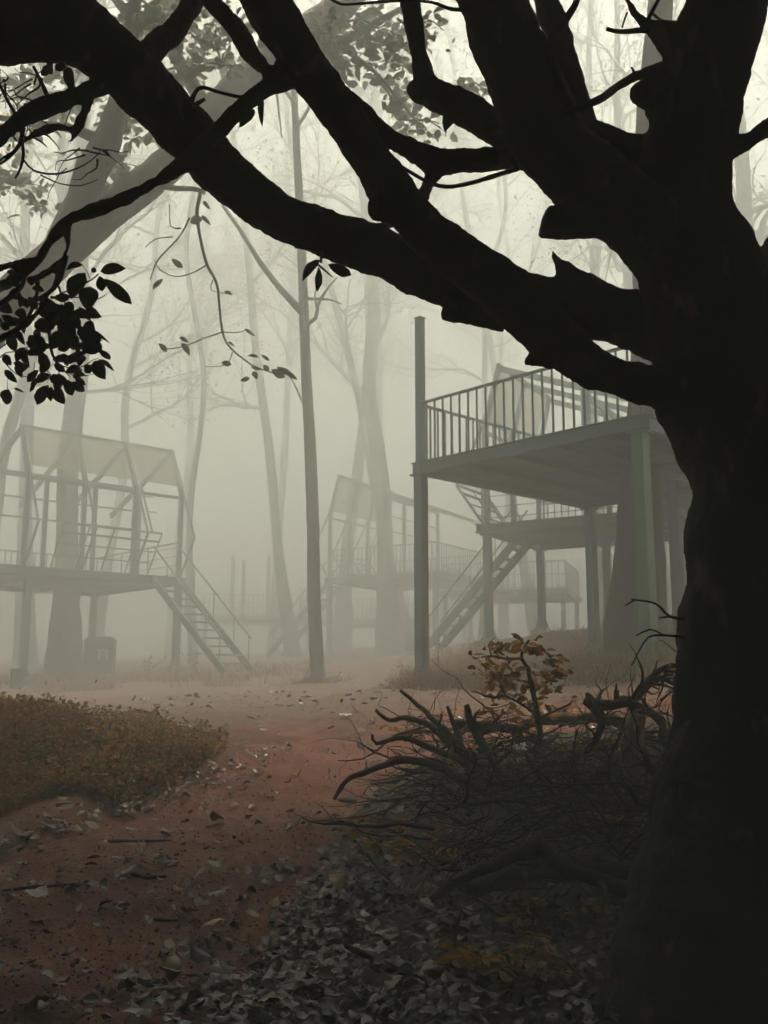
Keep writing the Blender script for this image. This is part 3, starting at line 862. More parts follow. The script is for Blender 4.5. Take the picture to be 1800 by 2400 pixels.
for (u0, v0, u1, v1, w) in [(445, 520, 475, 510, 22), (475, 470, 492, 490, 10), (472, 505, 494, 528, 10), (402, 608, 428, 630, 15), (382, 655, 358, 680, 15),
    (525, 682, 545, 690, 9), (372, 805, 392, 826, 13), (420, 790, 442, 803, 10), (425, 802, 445, 832, 14), (572, 770, 598, 788, 8), (518, 850, 543, 854, 14),
    (580, 835, 606, 838, 8), (612, 832, 632, 846, 8), (585, 885, 563, 892, 13), (592, 870, 603, 888, 13), (618, 855, 630, 872, 14), (636, 868, 668, 886, 20),
    (650, 860, 690, 882, 14), (668, 870, 698, 890, 12), (588, 860, 612, 866, 9), (534, 800, 550, 812, 6)]:
    px_leaf(TW, u0, v0, u1, v1, w, 13.67, 'leaf_mid')
CL = [(60, 200, 80, 60, 26), (30, 300, 60, 60, 20), (150, 240, 70, 60, 26), (300, 290, 80, 50, 30), (350, 60, 110, 60, 46), (480, 90, 80, 70, 38),
      (560, 60, 60, 40, 18), (800, 130, 65, 70, 44), (870, 60, 60, 60, 36), (925, 120, 45, 60, 26), (940, 230, 45, 40, 16), (985, 290, 60, 40, 18),
      (1100, 215, 40, 28, 14), (40, 430, 60, 40, 20), (90, 480, 24, 14, 4), (430, 165, 50, 30, 14), (530, 150, 40, 20, 9), (60, 60, 80, 40, 12), (200, 150, 90, 50, 26), (420, 30, 90, 40, 30), (650, 70, 60, 50, 18), (755, 60, 50, 50, 20), (250, 380, 70, 40, 20), (330, 230, 60, 40, 18), (990, 60, 50, 50, 14)]
twigs = []; stuff = []; n_l = 0
for (u, v, ru, rv, n) in CL:
    yy = 13.2 + rng.uniform(0, 1.6)
    twigs.append(px_poly([(u - ru * rng.uniform(.8, 1.2), v - rv * rng.uniform(-.3, 1.), 7, yy + .3), (u - ru * .3, v + rng.uniform(-.3, .3) * rv, 5, yy), (u + ru * .3, v + rng.uniform(-.4, .4) * rv, 4, yy), (u + ru, v + rng.uniform(-.6, .6) * rv, 2, yy)], .08))
    for _ in range(max(2, n // 6)):
        a, c = rng.uniform(-.8, .8), rng.uniform(-.8, .8)
        twigs.append(px_poly([(u + a * ru * .4, v + c * rv * .3, 4, yy), (u + a * ru * .8, v + c * rv * .7, 3, yy + rng.uniform(-.3, .3)), (u + a * ru * 1.2, v + c * rv * 1.2 + 10, 1.6, yy)], .08))
    for _ in range(int(n * 3.2)):
        uu, vv = rng.gauss(u, ru * .55), rng.gauss(v, rv * .55); y2 = yy + rng.uniform(-.5, .5) + (rng.uniform(0, 5) if _ >= n * .75 else 0)
        th = rng.uniform(-.4, math.pi + .4); L = rng.uniform(12, 34)
        if n_l < 290 and _ < n * .75:
            px_leaf(LT, uu, vv, uu + L * math.cos(th), vv + L * math.sin(th), L * rng.uniform(.45, .75), y2, 'leaf_mid', rng.uniform(-.9, .9)); n_l += 1
        else:
            a = PY(uu, vv, y2); c_ = PY(uu + L * math.cos(th), vv + L * math.sin(th), y2 + rng.uniform(-.05, .05)); d = y2 * CT + (a[2] - EYE) * ST
            stuff.append((leaf_matrix(a, c_, L * rng.uniform(.4, .7) / F * d, rng.uniform(-1.2, 1.2)), rng.randrange(10)))
V, Fc = merge([tube(q, 5, .1, i) for i, q in enumerate(twigs)]); mk('twigs', V, Fc, 'bark_grey', LT)['kind'] = 'stuff'
V, Fc = leaves_mesh(stuff); o = mk('crown', V, Fc, 'leaf_mid', LT); o['kind'] = 'stuff'

# ------------------------------------------------------------------ the dark tree in front
NT = thing('dark_tree', 'massive dark spreading tree in front, forked trunk and long crooked limbs', 'tree', (1.5, 4.1, H(1.5, 4.1)))
LIMBS = { # (u, v, width, distance)
 'trunk': [(1690, 2560, 720, 4.05), (1690, 2400, 615, 4.05), (1708, 2230, 522, 4.05), (1722, 2000, 424, 4.05), (1742, 1800, 360, 4.05), (1758, 1600, 335, 4.05), (1765, 1400, 325, 4.05), (1768, 1250, 300, 4.05), (1772, 1180, 282, 4.05), (1764, 1090, 290, 4.05), (1735, 1000, 320, 4.05), (1700, 900, 330, 4.05), (1680, 800, 310, 4.05), (1660, 700, 290, 4.0), (1630, 600, 270, 4.0), (1605, 480, 215, 4.0), (1618, 330, 205, 3.98), (1655, 165, 200, 3.95), (1705, 0, 185, 3.9), (1740, -150, 175, 3.8), (1780, -320, 150, 3.7)],
 'limb_s2': [(1650, 710, 190, 4.0), (1578, 605, 172, 3.98), (1498, 518, 172, 3.95), (1408, 450, 180, 3.92), (1325, 375, 178, 3.9), (1265, 285, 170, 3.88), (1205, 140, 165, 3.85), (1155, 0, 160, 3.8), (1110, -150, 150, 3.7), (1080, -300, 130, 3.6)],
 'stub_a': [(1440, 500, 100, 3.9), (1350, 520, 80, 3.9), (1295, 520, 78, 3.88), (1274, 516, 74, 3.88)],
 'limb_m': [(1660, 800, 150, 4.25), (1560, 775, 150, 4.3), (1440, 738, 128, 4.32), (1300, 718, 128, 4.32), (1180, 700, 132, 4.3), (1070, 668, 128, 4.28), (960, 620, 118, 4.25), (868, 582, 112, 4.2), (760, 548, 106, 4.12), (665, 508, 106, 4.05), (585, 455, 110, 3.98), (510, 390, 118, 3.9), (430, 300, 126, 3.8), (350, 212, 134, 3.7), (270, 135, 140, 3.6), (180, 75, 160, 3.5), (80, 50, 190, 3.4), (-60, 40, 200, 3.3), (-250, 0, 190, 3.2)],
 'limb_n': [(1680, 960, 170, 3.95), (1580, 915, 125, 3.9), (1480, 895, 92, 3.86), (1390, 860, 96, 3.82), (1310, 800, 120, 3.8), (1235, 725, 128, 3.78), (1150, 655, 122, 3.75), (1060, 590, 112, 3.72), (985, 520, 106, 3.7), (915, 440, 104, 3.66), (855, 350, 100, 3.62), (785, 245, 96, 3.6), (720, 160, 98, 3.56), (665, 75, 106, 3.52), (620, -10, 118, 3.5), (570, -130, 110, 3.45)],
 'stub_b': [(1340, 812, 90, 3.78), (1285, 838, 60, 3.76), (1252, 842, 34, 3.74), (1238, 838, 30, 3.74)],
 'stub_e': [(1180, 740, 80, 4.28), (1110, 738, 54, 4.26), (1062, 728, 56, 4.24), (1042, 722, 58, 4.24)],
 'stub_c': [(945, 490, 70, 3.68), (900, 488, 56, 3.66), (878, 484, 52, 3.64)],
 'spike': [(1400, 715, 120, 4.3), (1350, 670, 84, 4.28), (1312, 620, 34, 4.26), (1293, 588, 6, 4.25)],
 'limb_h': [(1300, 330, 110, 4.0), (1370, 325, 94, 4.05), (1450, 345, 80, 4.08), (1560, 360, 90, 4.05)],
 'bridge': [(1440, 470, 150, 4.0), (1500, 430, 90, 4.02), (1560, 400, 80, 4.0)],
 'limb_u': [(1270, 370, 80, 4.0), (1190, 325, 70, 4.1), (1120, 275, 70, 4.15), (1055, 238, 70, 4.2), (1005, 212, 66, 4.2), (990, 160, 46, 4.2), (977, 80, 42, 4.2), (957, -10, 40, 4.2), (930, -120, 36, 4.2)],
 'stub_u': [(1010, 215, 60, 4.2), (975, 215, 50, 4.2), (960, 196, 24, 4.2)],
 'thorn_u': [(1060, 250, 40, 4.2), (1046, 290, 22, 4.2), (1043, 322, 4, 4.2)],
 'limb_q': [(1300, 375, 60, 3.95), (1204, 372, 52, 4.0), (1110, 375, 54, 4.02), (1030, 378, 58, 4.02), (970, 352, 54, 3.95), (905, 318, 48, 3.85), (850, 272, 46, 3.75), (790, 215, 44, 3.65)],
 'twig_q': [(1025, 385, 44, 4.02), (1008, 425, 32, 4.0), (985, 470, 28, 3.9), (965, 500, 26, 3.8)],
 'limb_top': [(320, 170, 60, 3.75), (360, 112, 58, 3.9), (405, 80, 58, 4.0), (436, 35, 54, 4.1), (458, -20, 52, 4.2), (480, -120, 48, 4.3)],
 'limb_low': [(730, 150, 70, 3.56), (655, 188, 52, 3.58), (600, 222, 46, 3.6), (520, 300, 42, 3.6), (434, 378, 38, 3.6), (336, 443, 34, 3.6), (239, 487, 31, 3.6), (163, 513, 30, 3.6), (118, 565, 27, 3.62), (80, 620, 25, 3.64), (30, 660, 24, 3.66), (-40, 690, 22, 3.68)],
 'limb_up': [(670, 200, 50, 3.58), (630, 172, 44, 3.6), (586, 118, 40, 3.65), (545, 58, 40, 3.7), (490, -5, 40, 3.75), (440, -80, 38, 3.8)],
 'limb_left': [(290, 175, 60, 3.66), (225, 205, 46, 3.6), (141, 238, 46, 3.55), (65, 268, 42, 3.5), (0, 320, 40, 3.45), (-80, 380, 36, 3.4)],
 'twig_l1': [(215, 215, 26, 3.58), (195, 270, 22, 3.56), (175, 315, 18, 3.55), (160, 335, 10, 3.55)],
 'twig_l2': [(180, 308, 18, 3.55), (135, 298, 18, 3.55), (75, 318, 16, 3.53), (30, 355, 15, 3.5), (-20, 390, 14, 3.48)],
 'loop_a': [(152, 515, 26, 3.6), (160, 560, 22, 3.6), (152, 605, 20, 3.6), (110, 640, 20, 3.6), (65, 660, 22, 3.62)],
 'loop_b': [(75, 605, 24, 3.62), (30, 620, 20, 3.62), (-30, 632, 18, 3.62)],
 'loop_c': [(155, 590, 16, 3.6), (140, 640, 14, 3.6), (115, 690, 16, 3.6), (95, 725, 18, 3.6), (60, 760, 16, 3.6), (0, 795, 12, 3.6), (-30, 805, 10, 3.6)],
 'stub_s1': [(1580, 190, 90, 3.98), (1530, 215, 70, 3.95), (1505, 225, 62, 3.93), (1495, 235, 40, 3.93)],
 'stub_s1b': [(1560, 260, 80, 3.98), (1528, 250, 50, 3.95)],
 'dead_s1': [(1640, 130, 110, 3.95), (1570, 85, 74, 3.92), (1525, 65, 40, 3.9), (1490, 35, 20, 3.88), (1466, -10, 17, 3.86), (1455, -60, 14, 3.85)],
 'limb_r': [(1640, 400, 100, 3.95), (1710, 347, 58, 3.9), (1755, 330, 44, 3.87), (1815, 288, 44, 3.82), (1900, 220, 40, 3.75)],
 'limb_rr': [(1740, 820, 200, 4.2), (1780, 720, 170, 4.3), (1830, 640, 150, 4.4), (1880, 540, 130, 4.5), (1930, 380, 120, 4.6), (1960, 200, 110, 4.7)],
 'limb_s3': [(1385, 360, 58, 4.35), (1362, 270, 58, 4.4), (1325, 140, 60, 4.45), (1280, 0, 62, 4.5), (1240, -120, 58, 4.5)],
 'root_l': [(1600, 2330, 200, 4.0), (1500, 2420, 120, 3.9), (1390, 2440, 70, 3.8), (1310, 2470, 40, 3.75)],
}
def build_dark_tree():
    polys = {k: px_poly(v, .03) for k, v in LIMBS.items()}
    parts = [tube(p, 26 if k in ('trunk', 'limb_s2', 'limb_m', 'limb_n') else 14, .09, i, True, 5.0) for i, (k, p) in enumerate(polys.items())]
    V, Fc = merge(parts)
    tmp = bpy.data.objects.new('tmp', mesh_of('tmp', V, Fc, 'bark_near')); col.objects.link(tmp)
    rm = tmp.modifiers.new('r', 'REMESH'); rm.mode = 'VOXEL'; rm.voxel_size = .0105; rm.adaptivity = 0
    s1 = tmp.modifiers.new('s', 'SMOOTH'); s1.factor = .5; s1.iterations = 5
    dg = bpy.context.evaluated_depsgraph_get()
    ev = tmp.evaluated_get(dg); me = ev.to_mesh()
    n = len(me.vertices); co = np.zeros(n * 3, np.float32); me.vertices.foreach_get('co', co); co = co.reshape(-1, 3)
    nr = np.zeros(n * 3, np.float32); me.vertices.foreach_get('normal', nr); nr = nr.reshape(-1, 3)
    q = np.zeros(len(me.loops), np.int32); me.loops.foreach_get('vertex_index', q); fc = q.reshape(-1, 4)
    ev.to_mesh_clear(); bpy.data.objects.remove(tmp)
    # bark relief
    f, T = noise.fractal, noise.turbulence
    dsp = np.array([.013 * f(Vector((c[0] * 6, c[1] * 6, c[2] * 4)), .8, 2.0, 3) + .005 * f(Vector((c[0] * 24, c[1] * 24, c[2] * 13)), .5, 2.1, 3) for c in co.tolist()], np.float32)
    co = co + nr * dsp[:, None]
    # every limb its own part: faces go to the nearest limb axis
    keys = [k for k in polys]
    cen = co[fc].mean(1)
    best = np.full(len(cen), 1e9, np.float32); own = np.zeros(len(cen), int)
    for i, k in enumerate(keys):
        P = polys[k][::2]
        for j0 in range(0, len(P), 40):
            blk = P[j0:j0 + 40]
            d = np.linalg.norm(cen[:, None, :] - blk[None, :, :3], axis=2) - blk[None, :, 3] * .92
            dm = d.min(1); upd = dm < best; best[upd] = dm[upd]; own[upd] = i
    names = {'trunk': 'trunk'}
    out = {}
    for i, k in enumerate(keys):
        sel = fc[own == i]
        if len(sel) < 4: continue
        ids, inv = np.unique(sel, return_inverse=True)
        nm = 'trunk' if k == 'trunk' else ('limb' if k.startswith('limb') else ('root' if k.startswith('root') else ('broken_stub' if k.startswith(('stub', 'spike', 'thorn', 'dead', 'bridge')) else 'branch')))
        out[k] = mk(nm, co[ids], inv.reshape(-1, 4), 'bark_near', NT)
    return out
NTP = build_dark_tree()

THIN = [ # thin dead twigs of the dark tree
 [(925, 380, 7, 3.9), (960, 402, 8, 3.9), (1000, 425, 9, 3.9), (1045, 438, 10, 3.9), (1100, 430, 10, 3.9), (1150, 415, 11, 3.9), (1215, 395, 12, 3.88)],
 [(985, 418, 4, 3.9), (975, 408, 2.5, 3.9)], [(1000, 425, 4, 3.9), (988, 430, 2, 3.9)],
 [(1360, -40, 16, 3.75), (1350, 5, 16, 3.75), (1318, 60, 18, 3.75), (1285, 116, 20, 3.75), (1310, 180, 15, 3.75), (1335, 235, 15, 3.75), (1348, 300, 12, 3.76), (1352, 350, 8, 3.78)],
 [(1235, 240, 12, 3.75), (1290, 268, 14, 3.75), (1340, 258, 17, 3.75), (1400, 235, 19, 3.76), (1464, 192, 20, 3.8), (1510, 172, 24, 3.85), (1560, 158, 36, 3.92)],
 [(1478, 185, 8, 3.8), (1486, 170, 7, 3.8), (1480, 158, 4, 3.8)],
 [(1422, 68, 10, 3.86), (1450, 74, 11, 3.87), (1490, 72, 13, 3.88), (1530, 70, 18, 3.9)],
 [(1515, 52, 12, 3.88), (1532, 20, 9, 3.88), (1555, -20, 8, 3.88)], [(1530, 32, 7, 3.88), (1550, 48, 6, 3.9), (1580, 55, 5, 3.9)],
 [(1458, 65, 4, 3.87), (1464, 45, 4, 3.86), (1470, 30, 5, 3.86)],
 [(770, -5, 6, 3.6), (800, 10, 6, 3.6), (850, 8, 6, 3.6), (930, 2, 7, 3.6), (1010, 5, 7, 3.65), (1060, 22, 9, 3.7), (1110, 20, 12, 3.8)],
 [(448, 240, 14, 3.7), (458, 215, 10, 3.7), (475, 205, 9, 3.7), (520, 218, 8, 3.68), (575, 230, 8, 3.62)], [(452, 250, 12, 3.7), (480, 232, 7, 3.7)],
 [(0, 200, 7, 3.5), (20, 240, 8, 3.5), (40, 275, 9, 3.5)], [(78, 155, 7, 3.5), (95, 190, 9, 3.52), (112, 228, 11, 3.54)],
 [(55, 300, 10, 3.5), (45, 340, 9, 3.5), (20, 370, 7, 3.5), (0, 385, 6, 3.5)], [(50, 320, 8, 3.5), (55, 360, 8, 3.5), (48, 395, 6, 3.5), (36, 418, 4, 3.5)],
 [(55, 375, 5, 3.5), (80, 400, 5, 3.5), (130, 408, 5, 3.5), (180, 395, 4, 3.5), (215, 375, 3, 3.5), (235, 355, 2.5, 3.5)],
 [(95, 410, 3.5, 3.5), (140, 430, 3, 3.5), (190, 435, 3, 3.5), (230, 420, 2, 3.5)],
 [(75, 320, 5, 3.52), (100, 335, 4, 3.52), (110, 345, 2.5, 3.52)], [(85, 305, 6, 3.53), (115, 320, 4, 3.53), (140, 350, 2, 3.53)],
 [(130, 530, 4, 3.6), (118, 545, 3, 3.6)], [(745, 545, 6, 3.9), (800, 545, 10, 3.88), (860, 535, 14, 3.85), (920, 525, 18, 3.75)],
 [(1480, 1405, 4, 4.0), (1530, 1412, 5, 4.0), (1550, 1425, 6, 4.0), (1570, 1445, 7, 4.0), (1620, 1452, 10, 4.02)], [(1465, 1420, 3, 4.0), (1490, 1405, 4, 4.0)], [(1545, 1447, 3, 4.0), (1575, 1445, 5, 4.0)],
 [(1480, 1560, 3, 4.0), (1510, 1505, 4, 4.0), (1530, 1490, 5, 4.0), (1575, 1490, 6, 4.0), (1612, 1495, 9, 4.02)], [(1490, 1490, 3, 4.0), (1525, 1475, 4, 4.0), (1555, 1488, 4, 4.0)],
 [(740, 615, 6, 4.0), (755, 628, 6, 4.0), (780, 650, 3, 4.0)], [(755, 590, 8, 4.05), (752, 615, 6, 4.0)],
]
rt = random.Random(88)
for k in range(26):
    u, v = rt.uniform(-20, 230), rt.uniform(150, 400); a = rt.uniform(0, 2 * math.pi); l_ = []
    w = rt.uniform(3, 7)
    for j in range(5):
        l_.append((u, v, max(1.6, w * (1 - .2 * j)), 3.5 + .02 * k)); a += rt.gauss(0, .5); u += 22 * math.cos(a); v += 16 * math.sin(a) + 5
    THIN.append(l_)
for i, l in enumerate(THIN):
    V, Fc = tube(px_poly(l, .025), 7, .18, i + 60, True, 30.)
    mk('twig', V, Fc, 'bark_near', NT)

# leaf sprays of the dark tree (traced leaves)
z4 = lambda x: x / 5.027
SPRAY_TW = [[(660, 540, 16), (720, 480, 30), (790, 200, 40)], [(480, 700, 60), (640, 580, 50), (720, 480, 30)], [(600, 690, 40), (800, 690, 18), (950, 690, 14), (1140, 710, 12), (1240, 660, 7)],
 [(700, 650, 16), (900, 570, 16), (1080, 480, 18), (1160, 410, 14)], [(1060, 470, 9), (1020, 380, 8), (960, 290, 7)], [(480, 760, 60), (560, 980, 46), (600, 1300, 36), (650, 1420, 28), (740, 1530, 20), (830, 1630, 10)],
 [(690, 560, 30), (740, 700, 24), (830, 900, 22), (880, 1100, 20)], [(640, 1400, 22), (680, 1520, 14), (700, 1600, 10)], [(720, 1490, 14), (860, 1525, 12), (1000, 1490, 12), (1090, 1430, 9), (1160, 1405, 6)],
 [(780, 1560, 12), (860, 1605, 12), (1000, 1610, 10), (1120, 1590, 6)], [(350, 920, 50), (180, 1060, 36), (0, 1170, 24)], [(0, 1290, 14), (120, 1200, 16), (240, 1100, 18)], [(0, 1400, 14), (70, 1340, 12), (200, 1325, 12), (300, 1285, 12), (400, 1250, 9)],
 [(30, 1420, 18), (120, 1530, 14), (230, 1610, 11), (370, 1620, 10), (400, 1560, 9), (405, 1450, 6)], [(90, 1630, 6), (85, 1780, 6)], [(130, 1770, 5), (200, 1755, 5)], [(560, 1560, 14), (600, 1600, 12), (560, 1690, 8)], [(600, 1690, 10), (700, 1700, 10), (780, 1720, 8)],
 [(300, 450, 40), (250, 560, 60), (100, 700, 70), (-60, 800, 60)], [(430, 500, 46), (440, 600, 40), (400, 780, 40), (330, 930, 40)], [(470, 480, 16), (460, 560, 12)]]
rng = random.Random(21)
SP = None
parts = []
for i, l in enumerate(SPRAY_TW):
    parts.append(tube(px_poly([(z4(x), 560 + z4(y), z4(w), 3.62) for x, y, w in l], .02), 7, .12, i, True, 20.))
V, Fc = merge(parts); SP = mk('leafy_spray', V, Fc, 'bark_near', NT)
SPRAY = [(1175,370,1445,335,105),(1225,465,1515,740,110),(1180,440,1205,605,100),(965,285,795,345,80),(1000,395,850,680,190),(1065,540,1030,800,175),(930,800,1060,950,60),(1000,860,1185,915,100),(880,910,940,1060,80),(1000,970,1100,1100,110),(760,760,860,840,110),(700,770,560,900,130),(740,800,860,1010,160),(620,900,780,1000,150),(400,970,580,1090,120),(340,680,430,820,90),(270,680,230,800,60),(50,1030,240,960,90),(180,830,300,930,90),(75,430,220,560,90),(80,380,230,430,50),(60,490,0,610,100),(150,1120,175,1310,110),(350,1120,400,1270,70),(430,1130,520,1290,90),(470,1330,550,1520,110),(600,1300,800,1130,150),(700,1050,880,1120,160),(850,1100,880,1300,120),(930,1150,1180,1180,120),(930,1250,1150,1330,150),(1050,1180,1190,1290,110),(1100,1080,1275,1215,34),(1160,1310,1300,1420,60),(1150,1410,1325,1530,40),(1100,1440,1230,1635,130),(1000,1490,1070,1580,90),(840,1600,970,1590,80),(900,1340,770,1480,80),(980,1360,930,1480,90),(590,1590,440,1690,100),(620,1590,690,1700,90),(580,1730,450,1940,150),(660,1740,750,1930,110),(600,1740,600,1900,70),(770,1660,850,1840,100),(850,1680,980,1790,80),(880,1640,1000,1715,60),(420,1640,370,1790,60),(50,1540,185,1680,70),(90,1775,60,1940,140),(160,1760,270,1800,25),(40,1360,120,1480,80),(1075,350,1130,385,50),(640,960,560,1060,90),(760,1120,640,1260,110),(820,1180,760,1320,100),(900,1060,1080,1130,120),(560,880,700,980,110),(640,820,800,900,120),(240,720,330,780,60),(0,760,120,850,110),(20,900,160,1000,80),(0,1000,100,1060,90),(690,980,860,1040,110),(100,620,250,700,100)]
for (x0, y0, x1, y1, w) in SPRAY:
    px_leaf(SP, z4(x0), 560 + z4(y0), z4(x1 + (x1 - x0) * .1), 560 + z4(y1 + (y1 - y0) * .1), z4(w) * 1.3, 3.6 + rng.uniform(-.08, .08), 'leaf_green', rng.uniform(-.25, .25))
for k in range(46):
    a = rng.uniform(0, 2 * math.pi); rr = rng.random() ** .6
    x0, y0 = 560 + math.cos(a) * rr * 560, 1080 + math.sin(a) * rr * 560
    th = rng.uniform(-.3, math.pi + .3); L = rng.uniform(110, 230)
    px_leaf(SP, z4(x0), 560 + z4(y0), z4(x0 + L * math.cos(th)), 560 + z4(y0 + L * math.sin(th)), z4(L * rng.uniform(.45, .62)), 3.68 + rng.uniform(-.1, .1), 'leaf_green', rng.uniform(-.5, .5))
for (u0, v0, u1, v1, w, y) in [(750, 608, 709, 658, 26, 4.0), (748, 628, 746, 686, 20, 4.0), (768, 622, 823, 648, 26, 4.0), (118, 152, 98, 178, 26, 3.5), (150, 150, 138, 165, 30, 3.5), (155, 152, 172, 218, 28, 3.5), (125, 150, 110, 165, 40, 3.5),
                              (612, 228, 613, 292, 17, 3.6), (596, 255, 560, 297, 26, 3.6), (240, 355, 262, 370, 6, 3.6), (130, 150, 150, 165, 30, 3.5)]:
    px_leaf(NT, u0, v0, u1, v1, w, y, 'leaf_green', rng.uniform(-.2, .2))

# crown of the dark tree, unseen overhead, thickened to shade the near mist
def leaf_cloud(name, P, r, s0, s1, mat, parent=None):
    n = len(P)
    d = r.normal(size=(n, 3)); d[:, 2] *= .5; d /= np.linalg.norm(d, axis=1)[:, None]
    e = np.cross(d, r.normal(size=(n, 3))); e /= np.linalg.norm(e, axis=1)[:, None]
    s = r.uniform(s0, s1, n)[:, None]
    V = np.stack([P, P + d * s * .5 - e * s * .36, P + d * s, P + d * s * .5 + e * s * .36], 1).reshape(-1, 3)
    o = mk(name, V, np.arange(n * 4).reshape(-1, 4), mat, parent, False)
    o['kind'] = 'stuff'
    return o
def unseen_shade_crown():
    r = np.random.default_rng(7)
    N = 260000
    P = np.stack([r.uniform(-13, 13, N), r.uniform(-14, 13, N), r.uniform(3.0, 16, N)], -1)
    rad = np.sqrt((P[:, 0] / 13) ** 2 + (P[:, 1] / 14) ** 2)
    # a dense dome that hangs lower at the rim, clear of the view
    low = 6.4 - 3.2 * sm(.6, 1, rad)
    infront = P[:, 1] > -.8
    clear = (P[:, 2] > 1.5 + .80 * np.maximum(P[:, 1], 0) + .7) | (np.abs(P[:, 0]) > .47 * np.maximum(P[:, 1], 0) + 3.6)
    keep = (P[:, 2] > low) & (rad < 1) & (~infront | clear) & (P[:, 2] < np.maximum(10.6 - 2.5 * rad, 1.5 + .8 * P[:, 1] + 3.2))
    leaf_cloud('crown', P[keep], r, .32, .52, 'leaf_crown', NT)  # unseen crown, thickened to shade the near mist
unseen_shade_crown()
def shade_foliage():  # unseen leaf mass, added to keep light off the near mist
    r = np.random.default_rng(8); N = 120000
    P = np.stack([r.uniform(-15, 15, N), r.uniform(-16, 4, N), r.uniform(0, 7, N)], -1)
    far = np.maximum(np.abs(P[:, 0]) - 8.5, -P[:, 1] - 8.5)
    keep = (far > 0) & (P[:, 2] < 3.5 + far * 1.2)
    P = P[keep]; P[:, 2] += height(P[:, 0], P[:, 1])
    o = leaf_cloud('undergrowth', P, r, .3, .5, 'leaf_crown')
    tag(o, 'dense dark undergrowth round the near side of the clearing', 'undergrowth')
shade_foliage()

# ------------------------------------------------------------------ dead branches in the brush pile
rng = random.Random(77)
def side_twigs(P, rg, n, L0, lev=1):
    out = []
    for _ in range(n):
        i = rg.randrange(max(1, len(P) // 6), len(P)); p = P[i]
        d = P[min(i + 1, len(P) - 1), :3] - P[max(0, i - 1), :3]; d /= np.linalg.norm(d) + 1e-9
        e = d * .5 + np.array([rg.gauss(0, .6), rg.gauss(0, .6), rg.gauss(.25, .5)]); e /= np.linalg.norm(e)
        L = L0 * rg.uniform(.4, 1.2); k = 6; Q = [[*p[:3], p[3] * .6]]; q = p[:3].copy()
        for j in range(k):
            e = e + np.array([rg.gauss(0, .2), rg.gauss(0, .2), rg.gauss(-.02, .2)]); e /= np.linalg.norm(e); q = q + e * L / k
            q[2] = max(q[2], H(q[0], q[1]) + .01)
            Q.append([*q, p[3] * .6 * (1 - .75 * (j + 1) / k)])
        Q = np.array(Q); out.append(Q)
        if lev > 0: out += side_twigs(Q, rg, rg.randrange(0, 3), L * .5, lev - 1)
    return out
def dead_branch(label, pts, twn=4, twl=.3, mat='bark_dead', group='dead branches of the brush pile', name='dead_branch', cat='branch', seed=0, rough=.3):
    rg = random.Random(seed * 13 + len(pts))
    P = px_poly(pts, .04) if len(pts[0]) == 4 and pts[0][0] > 20 else catmull(pts, .05)
    for k in range(1, len(P) - 1):      # kinks and crooks
        P[k, :3] += np.array(noise.noise_vector(Vector(P[k, :3] * 9 + seed))) * (.005 + P[k, 3] * .3)
    P[:, 2] = np.maximum(P[:, 2], height(P[:, 0], P[:, 1]) + P[:, 3] * .3)
    parts = [tube(P, 10, rough, seed, True, 14.)] + [tube(q, 5, 0, 0, False) for q in side_twigs(P, rg, twn * 2, twl * .9)]
    V, Fc = merge(parts)
    o = mk(name, V, Fc, mat)
    return tag(o, label, cat, group)
